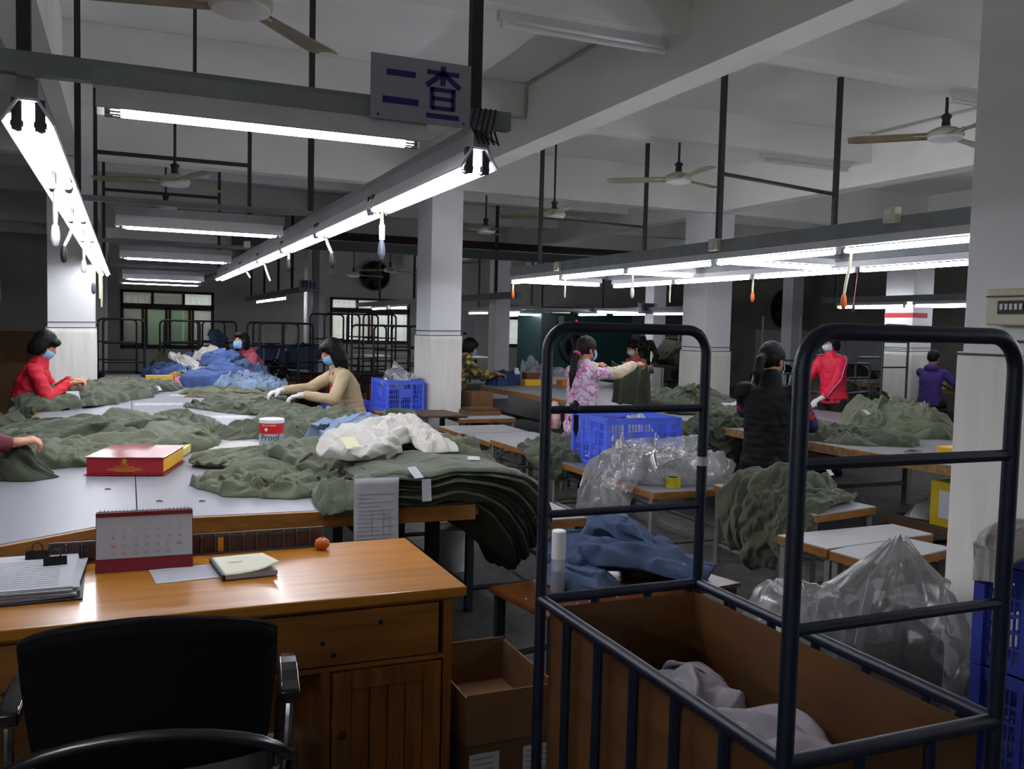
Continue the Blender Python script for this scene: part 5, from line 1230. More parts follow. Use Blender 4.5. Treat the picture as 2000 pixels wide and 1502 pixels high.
# glossy clear sack spilling over the bench
garment('clear_sack', 'large clear plastic sack slumped over the bench edge before the crate', [
    ([(4.1, 5.75, .503), (3.85, 5.75, .503), (3.6, 5.8, .503), (3.38, 5.78, .51)], [.25, .36, .36, .28], [.14, .24, .24, .18]),
    ([(3.65, 5.85, .6), (3.42, 5.82, .58), (3.3, 5.78, .5), (3.26, 5.75, .33)], [.18, .24, .24, .16], [.12, .15, .12, .08]),
    ([(4.08, 5.55, .503), (3.9, 5.5, .503), (3.75, 5.62, .503)], [.1, .14, .1], [.1, .16, .1])], F_clear, cat='plastic sack', seed=106, tmpl=3, fold=1.0)
garment('bag_stack', 'milky folded bags inside the clear sack on the bench', [([(4.08, 5.72, .502), (3.8, 5.72, .502), (3.55, 5.75, .502)], [.2, .28, .22], [.07, .12, .08])], F_milky, cat='plastic bags', seed=108, tmpl=0, fold=.9)
# big sack on the floor by the column
def sack(label, c, rx, ry, peak, m, seed):
    n, k = 90, 60; th = np.linspace(0, 2*PI, n); u = np.linspace(0, 1, k); TH, U = np.meshgrid(th, u)
    r = np.interp(u, [0, .08, .35, .6, .75, .88, 1], [.9, 1.0, 1.03, .97, .78, .45, .1])[:, None]
    zz = np.interp(u, [0, .3, .6, .8, 1], [0, .24, .44, .56, peak])[:, None]
    cr = .24*ridge(np.cos(TH)*2.2+seed, np.sin(TH)*2.2, U*2.4)-.1+.1*pnoise(np.cos(TH)*5, np.sin(TH)*5+seed, U*6)+.03*pnoise(np.cos(TH)*13, np.sin(TH)*13+seed, U*17)
    R = r*(1+cr); P = np.stack([c[0]+rx*R*np.cos(TH)+.22*rx*np.clip(U-.6, 0, 1)*2.4, c[1]+ry*R*np.sin(TH), c[2]+zz*(1+.06*pnoise(np.cos(TH)*2, np.sin(TH)*2, seed))*np.ones_like(TH)], -1)
    return tag(MB().grid(P).build('plastic_sack', m, smooth='all'), label, 'plastic sack')
sack('big translucent plastic sack of dark goods on the floor by the white column', (2.93, 2.82, .004), .36, .24, .74, F_bag, 3)
sack('smaller milky plastic sack leaning against the big one by the trolley', (2.55, 2.9, .004), .2, .2, .5, F_bag, 8).scale = (1, 1, 1)
tag(MB().box(2.72, 3.15, 2.66, 2.98, .03, .36).build('dark_bundle', mat('dark_goods', '#2b2a28', .8, var=.4, vscale=7), bevel=.04), 'dark packed goods inside the big sack', 'bundle')
garment('grey_bundle', 'grey cloth goods on top inside the big sack', [([(2.74, 2.82, .37), (2.92, 2.82, .38), (3.12, 2.82, .37)], [.12, .16, .12], [.05, .08, .05])], mat('grey_goods', '#4d5153', .9, var=.3), cat='bundle', seed=110, nu=44, nv=36)
tag(MB().box(-.055, .055, -.001, .001, -.13, .13).xf(Matrix.Translation((2.64, 2.62, .52)) @ Matrix.Rotation(.5, 4, 'Z') @ Matrix.Rotation(.55, 4, 'Y')).build('printed_sheet', mat('sheet_lilac', '#b6b3bd', .5, var=.05)), 'curled printed sheet tucked beside the big sack', 'paper')
garment('white_clothing', 'white cotton clothing heaped in the crate beside the trolley', [([(3.0, 2.02, .74), (3.12, 2.08, .77), (3.25, 2.12, .75)], [.14, .18, .14], [.09, .13, .09]), ([(3.06, 2.2, .83), (2.93, 2.25, .84), (2.86, 2.28, .72)], [.08, .11, .08], [.08, .1, .06])], M_white, cat='clothing', seed=112, nu=50, nv=40)
# white paper-like bundles in the foreground trolley
for i, (sp, l) in enumerate(((([(1.46, 2.4, .4), (1.54, 2.25, .42), (1.56, 2.05, .4)]), 'crumpled lilac-white cloth at the far end of the trolley bin'), (([(1.47, 2.12, .38), (1.55, 1.95, .41), (1.57, 1.78, .39)]), 'crumpled lilac-white cloth in the middle of the trolley bin'), (([(1.48, 1.8, .37), (1.56, 1.66, .4), (1.56, 1.52, .38)]), 'crumpled lilac-white cloth at the near end of the trolley bin'))):
    garment('white_cloth', l, [(sp, [.14, .2, .16], [.1, .17, .12])], mat('lilac_white', '#b3adb6', .85, var=.05), cat='cloth', seed=115+i, nu=50, nv=40, tmpl=1)

# ---------------------------------------------------------------- things on the near table
M_redbox = mat('box_red', '#9c1020', .3, var=.05); M_gold = mat('gold_print', '#c08a2e', .4, metal=.4); M_yel = mat('box_yellow', '#d8a91f', .5, var=.05); M_yel2 = mat('pad_yellow', '#c9bb6f', .7, var=.05)
bk = thing('book_box', 'red book-shaped gift box with gold print and yellow side on the near table', 'box', (.05, 5.33, TZ), -.27); 
bx_ = MB().box(-.19, .19, -.24, .24, .012, .095).build('box_body', M_redbox, bk, bevel=.003)
MB().box(.185, .194, -.225, .225, .02, .088).build('page_edge', M_yel, bk)
MB().box(-.2, .2, -.25, .25, .095, .1).build('lid', mat('lid_pink', '#a8434c', .18, coat=.4), bk, bevel=.002); MB().box(-.2, .2, -.25, .25, .006, .012).build('back_cover', M_redbox, bk)
MB().lathe([(.008, 0), (.013, 0), (.013, .001), (.008, .001)], 20).xf(Matrix.Translation((-.0, -.243, .08)) @ Matrix.Rotation(PI/2, 4, 'X')).build('emblem', M_gold, bk)
for i, (w_, z_) in enumerate(((.04, .064), (.035, .057), (.10, .047), (.17, .038), (.17, .031), (.1, .024))): MB().box(-w_/2, w_/2, -.2415, -.24, z_-.0018, z_+.0018).build('print_line', M_gold, bk)
MB().box(-.18, .18, -.2, .2, 0, .006).build('stand_off', M_redbox, bk)
tag(MB().box(.15, .37, 5.72, 6.2, TZ+.002, TZ+.052, rz=-.25).build('paper_pad', M_yel2, bevel=.006), 'cream yellow paper pad behind the red book box', 'paper pad')
cn = thing('paint_can', 'red and silver adhesive can with black script on the near table', 'can', (.86, 5.95, TZ))
CR = .078
MB().lathe([(CR, 0), (CR, .11), (CR-.001, .11)], 32).build('can_body', mat('can_silver', '#a9abb3', .35, metal=.2), cn, smooth=True)
MB().lathe([(CR+.0006, .11), (CR+.0006, .175)], 32).build('red_band', mat('can_red', '#c4141c', .35), cn, smooth=True)
MB().lathe([(CR-.001, .175), (CR+.002, .177), (CR+.002, .2), (CR-.006, .204), (CR-.01, .198)], 32).build('lid', M_whitep, cn, smooth=True)
def wrap_text(s, size, r, z, ang, m, parent, name='lettering', bold=0):
    me = text_mesh(s, size, .0006, bold); n = len(me.vertices); co = np.empty(n*3); me.vertices.foreach_get('co', co); co = co.reshape(-1, 3)
    a = ang+co[:, 0]/r; rr = r+.001+co[:, 2]; new = np.stack([rr*np.cos(a), rr*np.sin(a), z+co[:, 1]], 1); me.vertices.foreach_set('co', new.ravel()); me.materials.clear(); me.materials.append(m)
    o = bpy.data.objects.new(name, me); C.objects.link(o); o.parent = parent; return o
FA = math.atan2(-5.95, -.86)
wrap_text('Proof', .055, CR, .085, FA-.15, M_dark, cn); wrap_text('DLY ADHESIVE', .014, CR, .163, FA-.25, M_sockw, cn)
MB().add([(CR*1.02*math.cos(FA-.45+dx/CR), CR*1.02*math.sin(FA-.45+dx/CR), .138+dz) for dx, dz in ((0, .014), (.012, 0), (0, -.014), (-.012, 0))], [(0, 1, 2, 3)]).build('diamond_mark', M_sockw, cn, solid=.0006)
MB().grid([[((CR+.0012)*math.cos(FA-.75+.04*i), (CR+.0012)*math.sin(FA-.75+.04*i), z) for i in range(9)] for z in (.01, .045)]).build('blue_patch', mat('can_blue', '#2f7fd0', .4), cn)
# far end of the near table
def carton(name, label, x0, x1, y0, y1, z0, z1, m, top=None, cat='box', rz=0):
    t = thing(name, label, cat, ((x0+x1)/2, (y0+y1)/2, z0), rz); a, b, h = (x1-x0)/2, (y1-y0)/2, z1-z0
    MB().box(-a, a, -b, b, 0, h*.999).build('body', m, t, bevel=.003)
    if top: MB().box(-a, a, -b, b, h, h+.003).build('top_face', top, t)
    return t
carton('small_box', 'yellow box with white top before the denim heap', .22, .56, 12.75, 12.9, TZ, TZ+.085, M_yel, M_label)
pt = thing('cooking_pot', 'small steel pot with a black-knobbed lid at the denim heap', 'pot', (.74, 12.75, TZ))
MB().lathe([(.075, 0), (.085, .02), (.085, .13), (.09, .135)], 24).build('pot_body', mat('pot_black', '#1b1d20', .3), pt, smooth=True); MB().lathe([(.09, .135), (.085, .15), (.03, .17), (.012, .172)], 24).build('lid', mat('steel', '#b6b8bb', .25, metal=1), pt, smooth=True); MB().lathe([(.008, .17), (.018, .185), (.016, .2), (.004, .205)], 12).build('knob', M_dark, pt, smooth=True)
garment('pink_pouch', 'rounded pink cloth pouch beside the yellow box', [([(.56, 12.6, Z1), (.63, 12.6, Z1), (.7, 12.62, Z1)], [.06, .09, .06], [.11, .16, .11])], mat('pouch_pink', '#c0788a', .8), cat='pouch', seed=120, nu=30, nv=26, amp=.1)
garment('tan_pouch', 'tan fluffy cloth ball behind the pink pouch', [([(.5, 12.95, Z1), (.58, 12.98, Z1), (.66, 13.0, Z1)], [.08, .11, .08], [.15, .2, .15])], mat('pouch_tan', '#9a7434', .95, bump=.6, bscale=50), cat='pouch', seed=121, nu=30, nv=26, amp=.2)
tag(MB().box(.56, .74, 10.22, 10.26, TZ+.001, TZ+.012).build('wooden_ruler', mat('ruler_wood', '#7c5a38', .6)), 'short wooden ruler by the faded print strip', 'ruler')
tag(MB().box(.62, .78, 12.2, 12.23, TZ+.001, TZ+.015).build('scissors', M_dark), 'black thread snips lying before the pot', 'snips') if False else None
for i in range(12):   # thread snips
    x, y = ((.30, 4.28), (.45, 5.25), (.33, 4.75), (.36, 4.86), (.62, 4.35), (.42, 5.9), (-.1, 4.7), (.12, 4.33), (.55, 7.2), (.2, 7.8), (.5, 9.0), (.0, 8.6))[i]
    tag(MB().tube([(x, y, TZ+.003), (x+.012, y+.006, TZ+.004), (x+.025, y-.004*(i % 3), TZ+.003)], .0028, 5).build('thread_snip', M_dark), 'tiny dark thread snip lying on the near table', 'thread', 'thread snips on the near table')

# ---------------------------------------------------------------- things on the desk
DZ = .7502
M_paper = mat('paper', '#abacb2', .8, var=.03); M_ink = mat('grey_ink', '#84848c', .8); M_redink = mat('red_ink', '#b5303a', .8); M_crim = mat('crimson_card', '#7a1022', .5)
ca = thing('desk_calendar', 'spiral desk calendar with month grid on a crimson stand', 'calendar', (.055, 3.29, DZ), -.03)
al = math.radians(14); hgt = .205
fm = Matrix.Translation((0, -.035, 0)) @ Matrix.Rotation(-al, 4, 'X')
MB().box(-.152, .152, 0, .0015, .045, hgt).xf(fm).build('month_page', M_paper, ca); MB().box(-.154, .154, .0016, .004, 0, hgt*.97).xf(fm).build('stand_board', M_crim, ca)
MB().box(-.154, .154, 0, .003, 0, hgt*.985).xf(Matrix.Translation((0, .06, 0)) @ Matrix.Rotation(al+.03, 4, 'X')).build('rear_board', M_crim, ca); MB().box(-.154, .154, -.035, .06, 0, .002).build('base_flap', M_crim, ca)
sp = MB()
for k in range(24):
    c0 = fm @ Vector((-.14+.28*k/23, .002, hgt)); sp.tube(arc(c0, .006, 0, 2*PI, 8, 'yz'), .001, 4)
sp.build('spiral_binding', mat('wire', '#8d8f94', .3, metal=1), ca)
num = MB()
day = 1; g = thing('date_grid', None, None); g.parent = ca
for r_ in range(5):
    for c_ in range(7):
        if r_ == 0 and c_ < 6: continue
        if day > 28: break
        x = -.1+.035*c_; z = .165-.026*r_
        o = lettering('date', str(day), .014, M_redink if c_ in (0, 6) and r_ in (0, 2, 3) else M_ink, ca, fm @ Vector((x, -.0008, z)), (PI/2-al, 0, 0), depth=.0002); o.parent = g; day += 1
for x0, x1 in ((-.1, -.065), (.1, .135)): MB().box(x0, x1, -.001, 0, .188, .193).xf(fm).build('header_bar', M_redink, ca)
MB().box(-.06, .095, -.001, 0, .189, .1905).xf(fm).build('header_line', M_ink, ca)
MB().lathe([(.004, 0), (.009, .0006)], 10).xf(fm @ Matrix.Translation((-.125, -.001, .06)) @ Matrix.Rotation(PI/2, 4, 'X')).build('mascot_spot', M_redink, ca) if False else None
# clipped paper stack
pp = thing('paper_stack', 'thick stack of clipped papers at the end of the desk', 'papers', (-.3, 3.2, DZ), .02)
MB().box(-.21, .17, -.24, .25, 0, .006).build('dark_folder', mat('folder_dark', '#26262a', .6), pp)
for i in range(9):
    a = (.08, -.05, .03, -.1, .06, 0, -.03, .05, -.02)[i]; dx = (.0, .015, -.01, .02, .01, -.02, .0, .01, 0)[i]
    MB().box(-.2+dx, .145+dx, -.22+.006*(i % 3), .23, .006+.0035*i, .006+.0035*(i+1)-.0006, rz=a*.6).build('sheet', M_paper, pp)
for i in range(14): MB().box(-.17, .1, -.18+.024*i, -.178+.024*i, .0376, .038).build('printed_line', M_ink, pp)
for x, y, a, l in ((-.1, 3.28, .1, 'black binder clip on the paper stack beside the calendar'), (-.16, 3.38, -.05, 'black binder clip at the back of the paper stack')):
    cl_ = thing('binder_clip', l, 'binder clip', (x-.12, y, DZ+.038), a); cl_.scale = (1.4, 1.4, 1.4)
    MB().ext([(-.012, 0), (.012, 0), (.002, .018), (-.002, .018)], 'x', -.025, .025).build('clip_body', M_gloss, cl_); MB().tube([(-.012, 0, .016), (-.009, 0, .032), (0, 0, .038), (.009, 0, .032), (.012, 0, .016)], .0018, 6).build('handle', M_gloss, cl_)
nt_ = tag(MB().box(-.125, .125, -.09, .09, 0, .002).build('printed_form', M_paper, loc=(.2, 3.17, DZ), rz=.1), 'printed form lying under the notebook on the desk', 'paper')
for i in range(7): MB().box(-.09+.01*(i % 2), .1, .06-.02*i, .062-.02*i, .002, .0023).build('printed_line', M_ink, nt_)
nb = thing('notebook', 'cream notebook with a curling cover on the desk', 'notebook', (.37, 3.17, DZ), .09)
MB().box(-.085, .085, -.12, .12, .0025, .017).build('pages', M_paper, nb)
MB().grid([[(-.09+.18*i/12, -.125+.25*j/8, .019+.03*(i/12)**3*(1-j/8)) for i in range(13)] for j in range(9)]).build('cover', mat('cover_cream', '#c6c4ae', .7), nb, smooth=True, solid=.001); MB().box(-.096, -.086, -.12, .12, .002, .02).build('spine', M_dark, nb)
lettering('title', 'NOTEBOOK', .014, M_ink, nb, (.0, .04, .0215), (0, 0, 0), depth=.0002) if False else MB().box(-.05, .04, .03, .034, .0205, .021).box(-.04, .03, .018, .021, .0205, .021).build('title_lines', M_ink, nb)
tg = thing('tangerine', 'small orange tangerine with a green stem on the desk', 'tangerine', (.675, 3.36, DZ))
MB().lathe([(.004, .0), (.016, .003), (.026, .012), (.029, .024), (.025, .037), (.013, .045), (.003, .044)], 20).build('fruit', mat('tangerine', '#b8560d', .5, bump=.3, bscale=180), tg, smooth=True); MB().tube([(0, 0, .043), (.003, 0, .056)], .002, 6).build('stem', mat('stem_green', '#4a5a2a', .7), tg)
og = thing('card_rack', 'row of clear plastic card pockets along the back of the desk', 'card rack', (.22, 3.41, DZ))
MB().box(-.47, .47, .012, .016, 0, .075).build('back_strip', mat('rack_grey', '#4d4a48', .4), og); MB().box(-.47, .47, -.006, .016, 0, .006).build('base', mat('rack_grey', '#4d4a48', .4), og)
M_card = mat('card_brown', '#352b27', .6, col2='#4d2620', vscale=30)
for i in range(19):
    x = -.465+.049*i; p_ = MB().box(x+.004, x+.044, .004, .008, .006, .062).build('card', M_card, og); MB().box(x, x+.003, -.005, .012, .0, .07).build('divider', mat('divider', '#55524f', .3), og)
    if i == 11: MB().box(x+.01, x+.03, .001, .003, .008, .06).build('gold_mark', M_gold, og)
hs = thing('printed_sheet', 'printed order sheet hanging upright against the trouser stack', 'paper', (1.01, 3.838, .63), -.04)
MB().grid([[(-.1+.2*i/6, .012*math.sin(j/10*2.2), .3*j/10) for i in range(7)] for j in range(11)]).build('sheet', M_paper, hs, smooth=True, solid=.0008)
for i in range(12):
    z_ = .03+.018*i; MB().box(-.085, (.06, .085, .02, .085, -.02, .085)[i % 6], -.0025+.012*math.sin(z_/.3*2.2)-.0003, -.0018+.012*math.sin(z_/.3*2.2), z_, z_+.0016).build('printed_line', M_ink, hs)
for x in (-.02, .03, .06): MB().box(x, x+.0012, .003, .006, .02, .15).build('printed_rule', M_ink, hs)

# ---------------------------------------------------------------- around the desk and the brown bench
M_card1 = mat('cardboard', '#6e4d2c', .85, var=.15, vscale=6); M_card2 = mat('cardboard_dark', '#5a3f24', .85, var=.15)
def open_box(label, x0, x1, y0, y1, z0, z1, m, flaps=True, rz=0):
    t = thing('cardboard_box', label, 'box', ((x0+x1)/2, (y0+y1)/2, z0), rz); a, b, h = (x1-x0)/2, (y1-y0)/2, z1-z0; e = .006
    MB().box(-a, a, -b, b, 0, e).build('base', m, t)
    for s in (-1, 1):
        MB().box(-a, a, s*b-e/2, s*b+e/2, 0, h).build('side', m, t); MB().box(s*a-e/2, s*a+e/2, -b, b, 0, h-.01).build('side', m, t)
    return t
lb = carton('cardboard_box', 'closed cardboard box with white labels under the open one', 1.06, 1.39, 2.78, 3.25, .002, .185, M_card2)
for x0, x1, z0, z1 in ((-.16, -.05, .03, .15), (.04, .15, .04, .15)):
    lbp = MB().box(x0, x1, -.24, -.237, z0, z1).build('paper_label', M_label, lb)
    for i in range(4): MB().box(x0+.012, x1-.02, -.2412, -.24, z1-.02-.02*i, z1-.015-.02*i).build('printed_line', M_ink, lbp)
ob = open_box('open cardboard box standing between the desk and the trolley', 1.05, 1.39, 2.77, 3.27, .19, .365, M_card1)
bo = thing('plastic_bottle', 'clear bottle with a white cap on the dark brown bench', 'bottle', (1.74, 3.5, .45))
MB().lathe([(.03, 0), (.032, .01), (.032, .13), (.03, .15)], 18).build('bottle_body', F_milky, bo, smooth=True); MB().lathe([(.031, .15), (.031, .27), (.026, .275)], 18).build('cap', M_whitep, bo, smooth=True); MB().lathe([(.027, .008), (.027, .1)], 14).build('blue_liquid', mat('liquid', '#6a86a8', .2), bo, smooth=True)
tag(MB().tube([(1.93, 3.36, .458), (1.98, 3.385, .462), (2.02, 3.38, .46)], [.006, .011, .007], 8).build('thread_cutter', mat('cutter_yellow', '#c9b314', .4), smooth=True), 'yellow-handled thread cutter below the jeans', 'cutter')
rs = np.random.RandomState(5)
for i in range(26):
    x = 1.56+rs.rand()*.5; y = 3.27+rs.rand()*.32+.14*(x-1.5)
    tag(MB().box(x, x+.008, y, y+.006, .4505, .4525, rz=rs.rand()*3).build('lint_speck', M_label), 'tiny pale lint speck on the dark brown bench', 'lint', 'lint specks on the brown bench')
bu = thing('plastic_bucket', 'white plastic bucket under the bench behind the trouser stack', 'bucket', (1.98, 5.55, .002)); MB().lathe([(.09, 0), (.115, .28), (.122, .285), (.11, .28), (.085, .012)], 24).build('bucket_body', M_whitep, bu, smooth=True); MB().tube(arc((0, 0, .26), .118, 0, PI, 10, 'xz'), .003, 6).build('handle', M_dark, bu)
tr = thing('tape_roll', 'yellow adhesive tape roll on the white-topped bench', 'tape roll', (3.58, 5.4, .501))
MB().lathe([(.038, .0), (.054, .0), (.055, .004), (.055, .068), (.054, .072), (.038, .072), (.038, .0)], 28).build('tape', mat('tape_yellow', '#b7a80f', .25, coat=.3), tr, smooth=True); MB().lathe([(.036, .001), (.038, .001), (.038, .073), (.036, .073), (.036, .001)], 24).build('core', M_card1, tr)
gr = thing('paper_roll', 'brown paper roll with a pink end on the wood-edged bench', 'paper roll', (3.98, 5.02, .551), -.35)
MB().tube([(-.12, 0, .024), (.14, 0, .024)], .023, 16).build('roll', mat('kraft', '#7b5633', .7, var=.2), gr, smooth=True); MB().tube([(-.145, 0, .024), (-.12, 0, .024)], .02, 14).build('end_plug', mat('pink_end', '#c65a60', .6), gr, smooth=True)

# ---------------------------------------------------------------- far table goods
carton('small_box', 'yellow box with orange side at the end of the far table', 5.3, 5.62, 11.9, 12.05, TZ, TZ+.09, M_yel)
carton('small_box', 'orange box beside the yellow one on the far table', 5.8, 6.2, 11.7, 11.9, TZ, TZ+.09, mat('box_orange', '#b86a22', .6))
carton('cardboard_box', 'small open carton of white slips on the far table', 5.55, 5.85, 12.4, 12.6, TZ, TZ+.17, M_card1, M_label)
carton('small_box', 'white tray box beside the small carton on the far table', 5.75, 6.2, 12.2, 12.45, TZ, TZ+.12, M_label)
b2 = thing('detergent_bottle', 'white bottle with a blue label on the far table', 'bottle', (5.42, 12.5, TZ)); MB().lathe([(.05, 0), (.055, .01), (.055, .17), (.03, .2), (.028, .23)], 18).build('bottle_body', M_whitep, b2, smooth=True); MB().lathe([(.056, .04), (.056, .14)], 18).build('blue_label', mat('label_blue', '#2b3fb0', .5), b2)
garment('plastic_bags', 'heap of crackling clear bags behind the cartons on the far table', [([(5.6, 12.8, Z1), (6.0, 12.8, Z1), (6.5, 12.7, Z1)], [.25, .4, .3], [.15, .3, .15]), ([(6.2, 12.3, Z1), (6.6, 12.2, Z1)], [.2, .2], [.1, .12])], F_white, cat='plastic bags', seed=130, tmpl=3, fold=1)
garment('jeans', 'dark jeans in the hands of the camouflage smock wearer', [([(4.85, 12.3, Z1), (5.05, 12.2, Z1), (5.25, 12.05, Z1)], [.25, .35, .2], [.15, .25, .1])], M_denimd, cat='jeans', seed=132, nu=50, nv=40)
carton('cardboard_box', 'brown carton beside the column foot at the far table corner', 4.12, 4.42, 10.95, 11.3, .56, .76, M_card1); bench('low dark stand under the brown carton', B(4.1, 4.5, 10.9, 11.35), .555, M_legd, M_card2, M_legd)
carton('paper_pack', 'flat brown paper pack on the white-topped stool by the column', 3.82, 4.25, 10.25, 10.6, .532, .58, M_card1); carton('paper_pack', 'second brown paper pack lying on the first', 3.85, 4.22, 10.27, 10.55, .582, .615, M_card2, rz=.1)
garment('plastic_pouch', 'grey plastic pouch hanging from the far table corner', [([(4.68, 12.2, .79), (4.6, 12.15, .74), (4.55, 12.1, .55)], [.12, .14, .12], [.02, .02, .02])], mat('pouch_grey', '#6b7266', .4), cat='pouch', seed=133, nu=30, nv=26, amp=.15)
garment('shopping_bag', 'white shopping bag with red print hanging under the far table edge', [([(4.7, 9.62, .73), (4.66, 9.6, .62), (4.62, 9.58, .5), (4.63, 9.57, .42)], [.03, .12, .16, .14], [.03, .06, .08, .06])], mat('bag_redwhite', '#d2cdd0', .5, col2='#c25560', vscale=9), cat='bag', seed=134, nu=40, nv=30, amp=.3)
for x, y, r_, h_, m_, l in ((5.5, 9.9, .05, .14, mat('steel', '#b6b8bb', .25, metal=1), 'small steel tin on the board under the far table'), (5.6, 9.3, .05, .08, mat('tape_yellow', '#b7a80f', .25), 'yellow tin on the board under the far table'), (5.75, 10.4, .06, .16, mat('can_red', '#c4141c', .35), 'red tin on the board under the far table')):
    tn_ = thing('tin', l, 'tin', (x, y, .331)); MB().lathe([(r_, 0), (r_, h_), (r_-.004, h_)], 18).build('tin_body', m_, tn_, smooth=True); MB().lathe([(r_+.002, h_), (r_+.002, h_+.008), (r_-.01, h_+.01)], 18).build('lid', M_lampgrey, tn_, smooth=True)
garment('pastel_cloth', 'folded pastel cloth beside the heap on the far table', [([(5.1, 7.3, Z1), (5.35, 7.38, Z1), (5.6, 7.45, Z1)], [.1, .14, .1], [.015, .02, .015])], mat('pastel', '#b9a7c4', .8, col2='#d6c98a', vscale=14), cat='cloth', seed=136, nu=40, nv=30, amp=.15)
garment('pink_cloth', 'small pink cloth lying on the pastel cloth', [([(5.28, 7.45, Z1+.02), (5.36, 7.48, Z1+.03), (5.44, 7.5, Z1+.02)], [.05, .06, .05], [.03, .04, .03])], mat('pink_cl', '#c24f72', .8), cat='cloth', seed=137, nu=24, nv=20, amp=.2)
garment('white_bag', 'crumpled white bag near the vest wearer on the far table', [([(5.7, 7.9, Z1), (5.85, 7.8, Z1), (5.95, 7.65, Z1)], [.08, .12, .08], [.06, .1, .06])], F_white, cat='bag', seed=138, nu=30, nv=26, amp=.8)
carton('small_box', 'yellow box beside the phone on the far table', 5.22, 5.42, 4.45, 4.6, TZ, TZ+.075, M_yel)
ph = thing('phone', 'flat phone in a pale case on the far table', 'phone', (5.25, 4.83, TZ), .4); MB().box(-.08, .08, -.04, .04, 0, .009).build('case', mat('case_tan', '#8f7a63', .4), ph, bevel=.003); MB().box(-.072, .072, -.034, .034, .009, .01).build('screen', M_gloss, ph)
bench('low dark plank shelf under the near end of the far table', [(4.9, 3.7), (5.9, 3.7), (5.9, 4.75), (4.9, 4.75)], .36, mat('plank_dark', '#3b2a1a', .7), M_card2, M_legd)
yb = carton('yellow_carton', 'yellow carton with white label and red badge under the far table', 4.96, 5.3, 4.05, 4.4, .362, .66, mat('carton_yellow', '#b39c0a', .5))
MB().box(-.175, -.171, -.1, .1, .06, .24).build('white_label', M_label, yb); MB().box(-.02, .1, -.178, -.175, .2, .25).build('red_badge', M_redbox, yb)
garment('plastic_bags', 'dark film bundle beside the yellow carton', [([(5.0, 4.55, .362), (5.2, 4.6, .362), (5.4, 4.6, .362)], [.08, .12, .08], [.1, .14, .1])], F_bag, cat='plastic bags', seed=140, nu=40, nv=34, tmpl=3)
eb = thing('electric_box', 'beige electric box with breakers on the near white column', 'electric box', (3.36, 2.58, 1.74))
MB().box(-.06, .02, -.12, .12, -.075, .075).build('casing', M_ivory, eb, bevel=.008); MB().box(-.066, -.06, -.07, .06, -.03, .025).build('breaker_panel', M_dark, eb)
for i in range(5): MB().box(-.072, -.066, -.055+.022*i, -.042+.022*i, -.012, .012).build('breaker', M_sockw, eb)
MB().box(-.068, -.06, -.115, .115, .04, .046).build('hinge_line', M_cord, eb)
# ---------------------------------------------------------------- background trolleys, racks and machines
def cart2(label, x, y, rz, L=1.05, W=.6, top=1.6, railz=.72, pipe=M_blackpipe, ply=M_plyd, rungs=(.5, .2)):
    return make_cart(label, L, W, top, railz, pipe, ply, .017, (x, y, 0), rz, False, None, .16, rungs)
cart2('black pipe trolley nearest the dusty pink hood', 2.15, 14.9, .06)
cart2('black pipe trolley standing crosswise behind the pink hood', 2.55, 16.4, .35)
cart2('tall black pipe trolley beside the steel post', 3.3, 15.6, .04, top=1.78, rungs=(.62, .2))
cart2('black pipe trolley in front of the bright window', 3.75, 14.2, .1)
cart2('tall black pipe trolley right of the one before the window', 4.1, 16.2, .05, top=1.8, rungs=(.66, .25))
cart2('black pipe trolley close to the cloth-wrapped column', 4.75, 15.5, .0)
cart2('unlit pipe trolley under the patterned window, left one', -.1, 16.0, .1)
cart2('unlit pipe trolley under the patterned window, middle one', .85, 16.6, -.1)
cart2('unlit pipe trolley with hanging jeans near the patterned window', 1.5, 17.8, .1)
M_greyp2 = mat('grey_pipe', '#4a5259', .4, metal=.3)
cart2('grey pipe trolley with plywood bin behind the red tracksuit top', 8.75, 9.75, .25, L=1.1, W=.75, top=1.25, railz=.86, pipe=M_greyp2, rungs=(.2,))
cart2('grey pipe trolley with tall posts beside the red-banded column', 9.7, 9.9, .2, L=1.0, W=.6, top=1.78, railz=.7, pipe=M_greyp2, rungs=(.85, .5))
cart2('grey pipe trolley behind the tall-posted one', 10.3, 10.9, .15, L=.9, W=.62, top=1.3, railz=.75, pipe=M_greyp2, rungs=(.2,))
garment('trousers', 'olive trousers laid over the plywood bin trolley', [([(8.5, 9.4, .87), (8.75, 9.6, .9), (9.05, 9.9, .9), (9.5, 10.0, .86)], [.25, .35, .35, .25], [.08, .12, .12, .08])], M_olived, seed=150, nu=60, nv=50)
garment('trousers', 'olive trousers hanging from the tall-posted trolley', [([(9.75, 10.3, .75), (9.6, 9.9, .78), (9.45, 9.5, .72), (9.4, 9.38, .45)], [.2, .28, .28, .2], [.06, .1, .08, .06])], M_olived, seed=151, nu=60, nv=50)
garment('jeans', 'jeans hanging over the trolley near the patterned window', [([(1.4, 17.3, 1.35), (1.5, 17.25, 1.3), (1.6, 17.2, 1.0)], [.2, .35, .3], [.06, .1, .08])], M_denimg, seed=152, nu=50, nv=40, cat='jeans')
garment('jeans', 'dark blue jeans behind the shoulder of the pink hood', [([(2.0, 16.6, .8), (2.3, 16.5, .95), (2.6, 16.4, .9)], [.2, .35, .25], [.15, .25, .15])], M_denimd, seed=153, nu=50, nv=40, cat='jeans')
garment('jeans', 'faded jeans piled beside the steel post', [([(2.9, 16.9, .75), (3.1, 17.2, 1.0), (3.25, 17.4, 1.05)], [.3, .35, .2], [.15, .25, .15])], M_denimg, seed=154, nu=50, nv=40, cat='jeans')
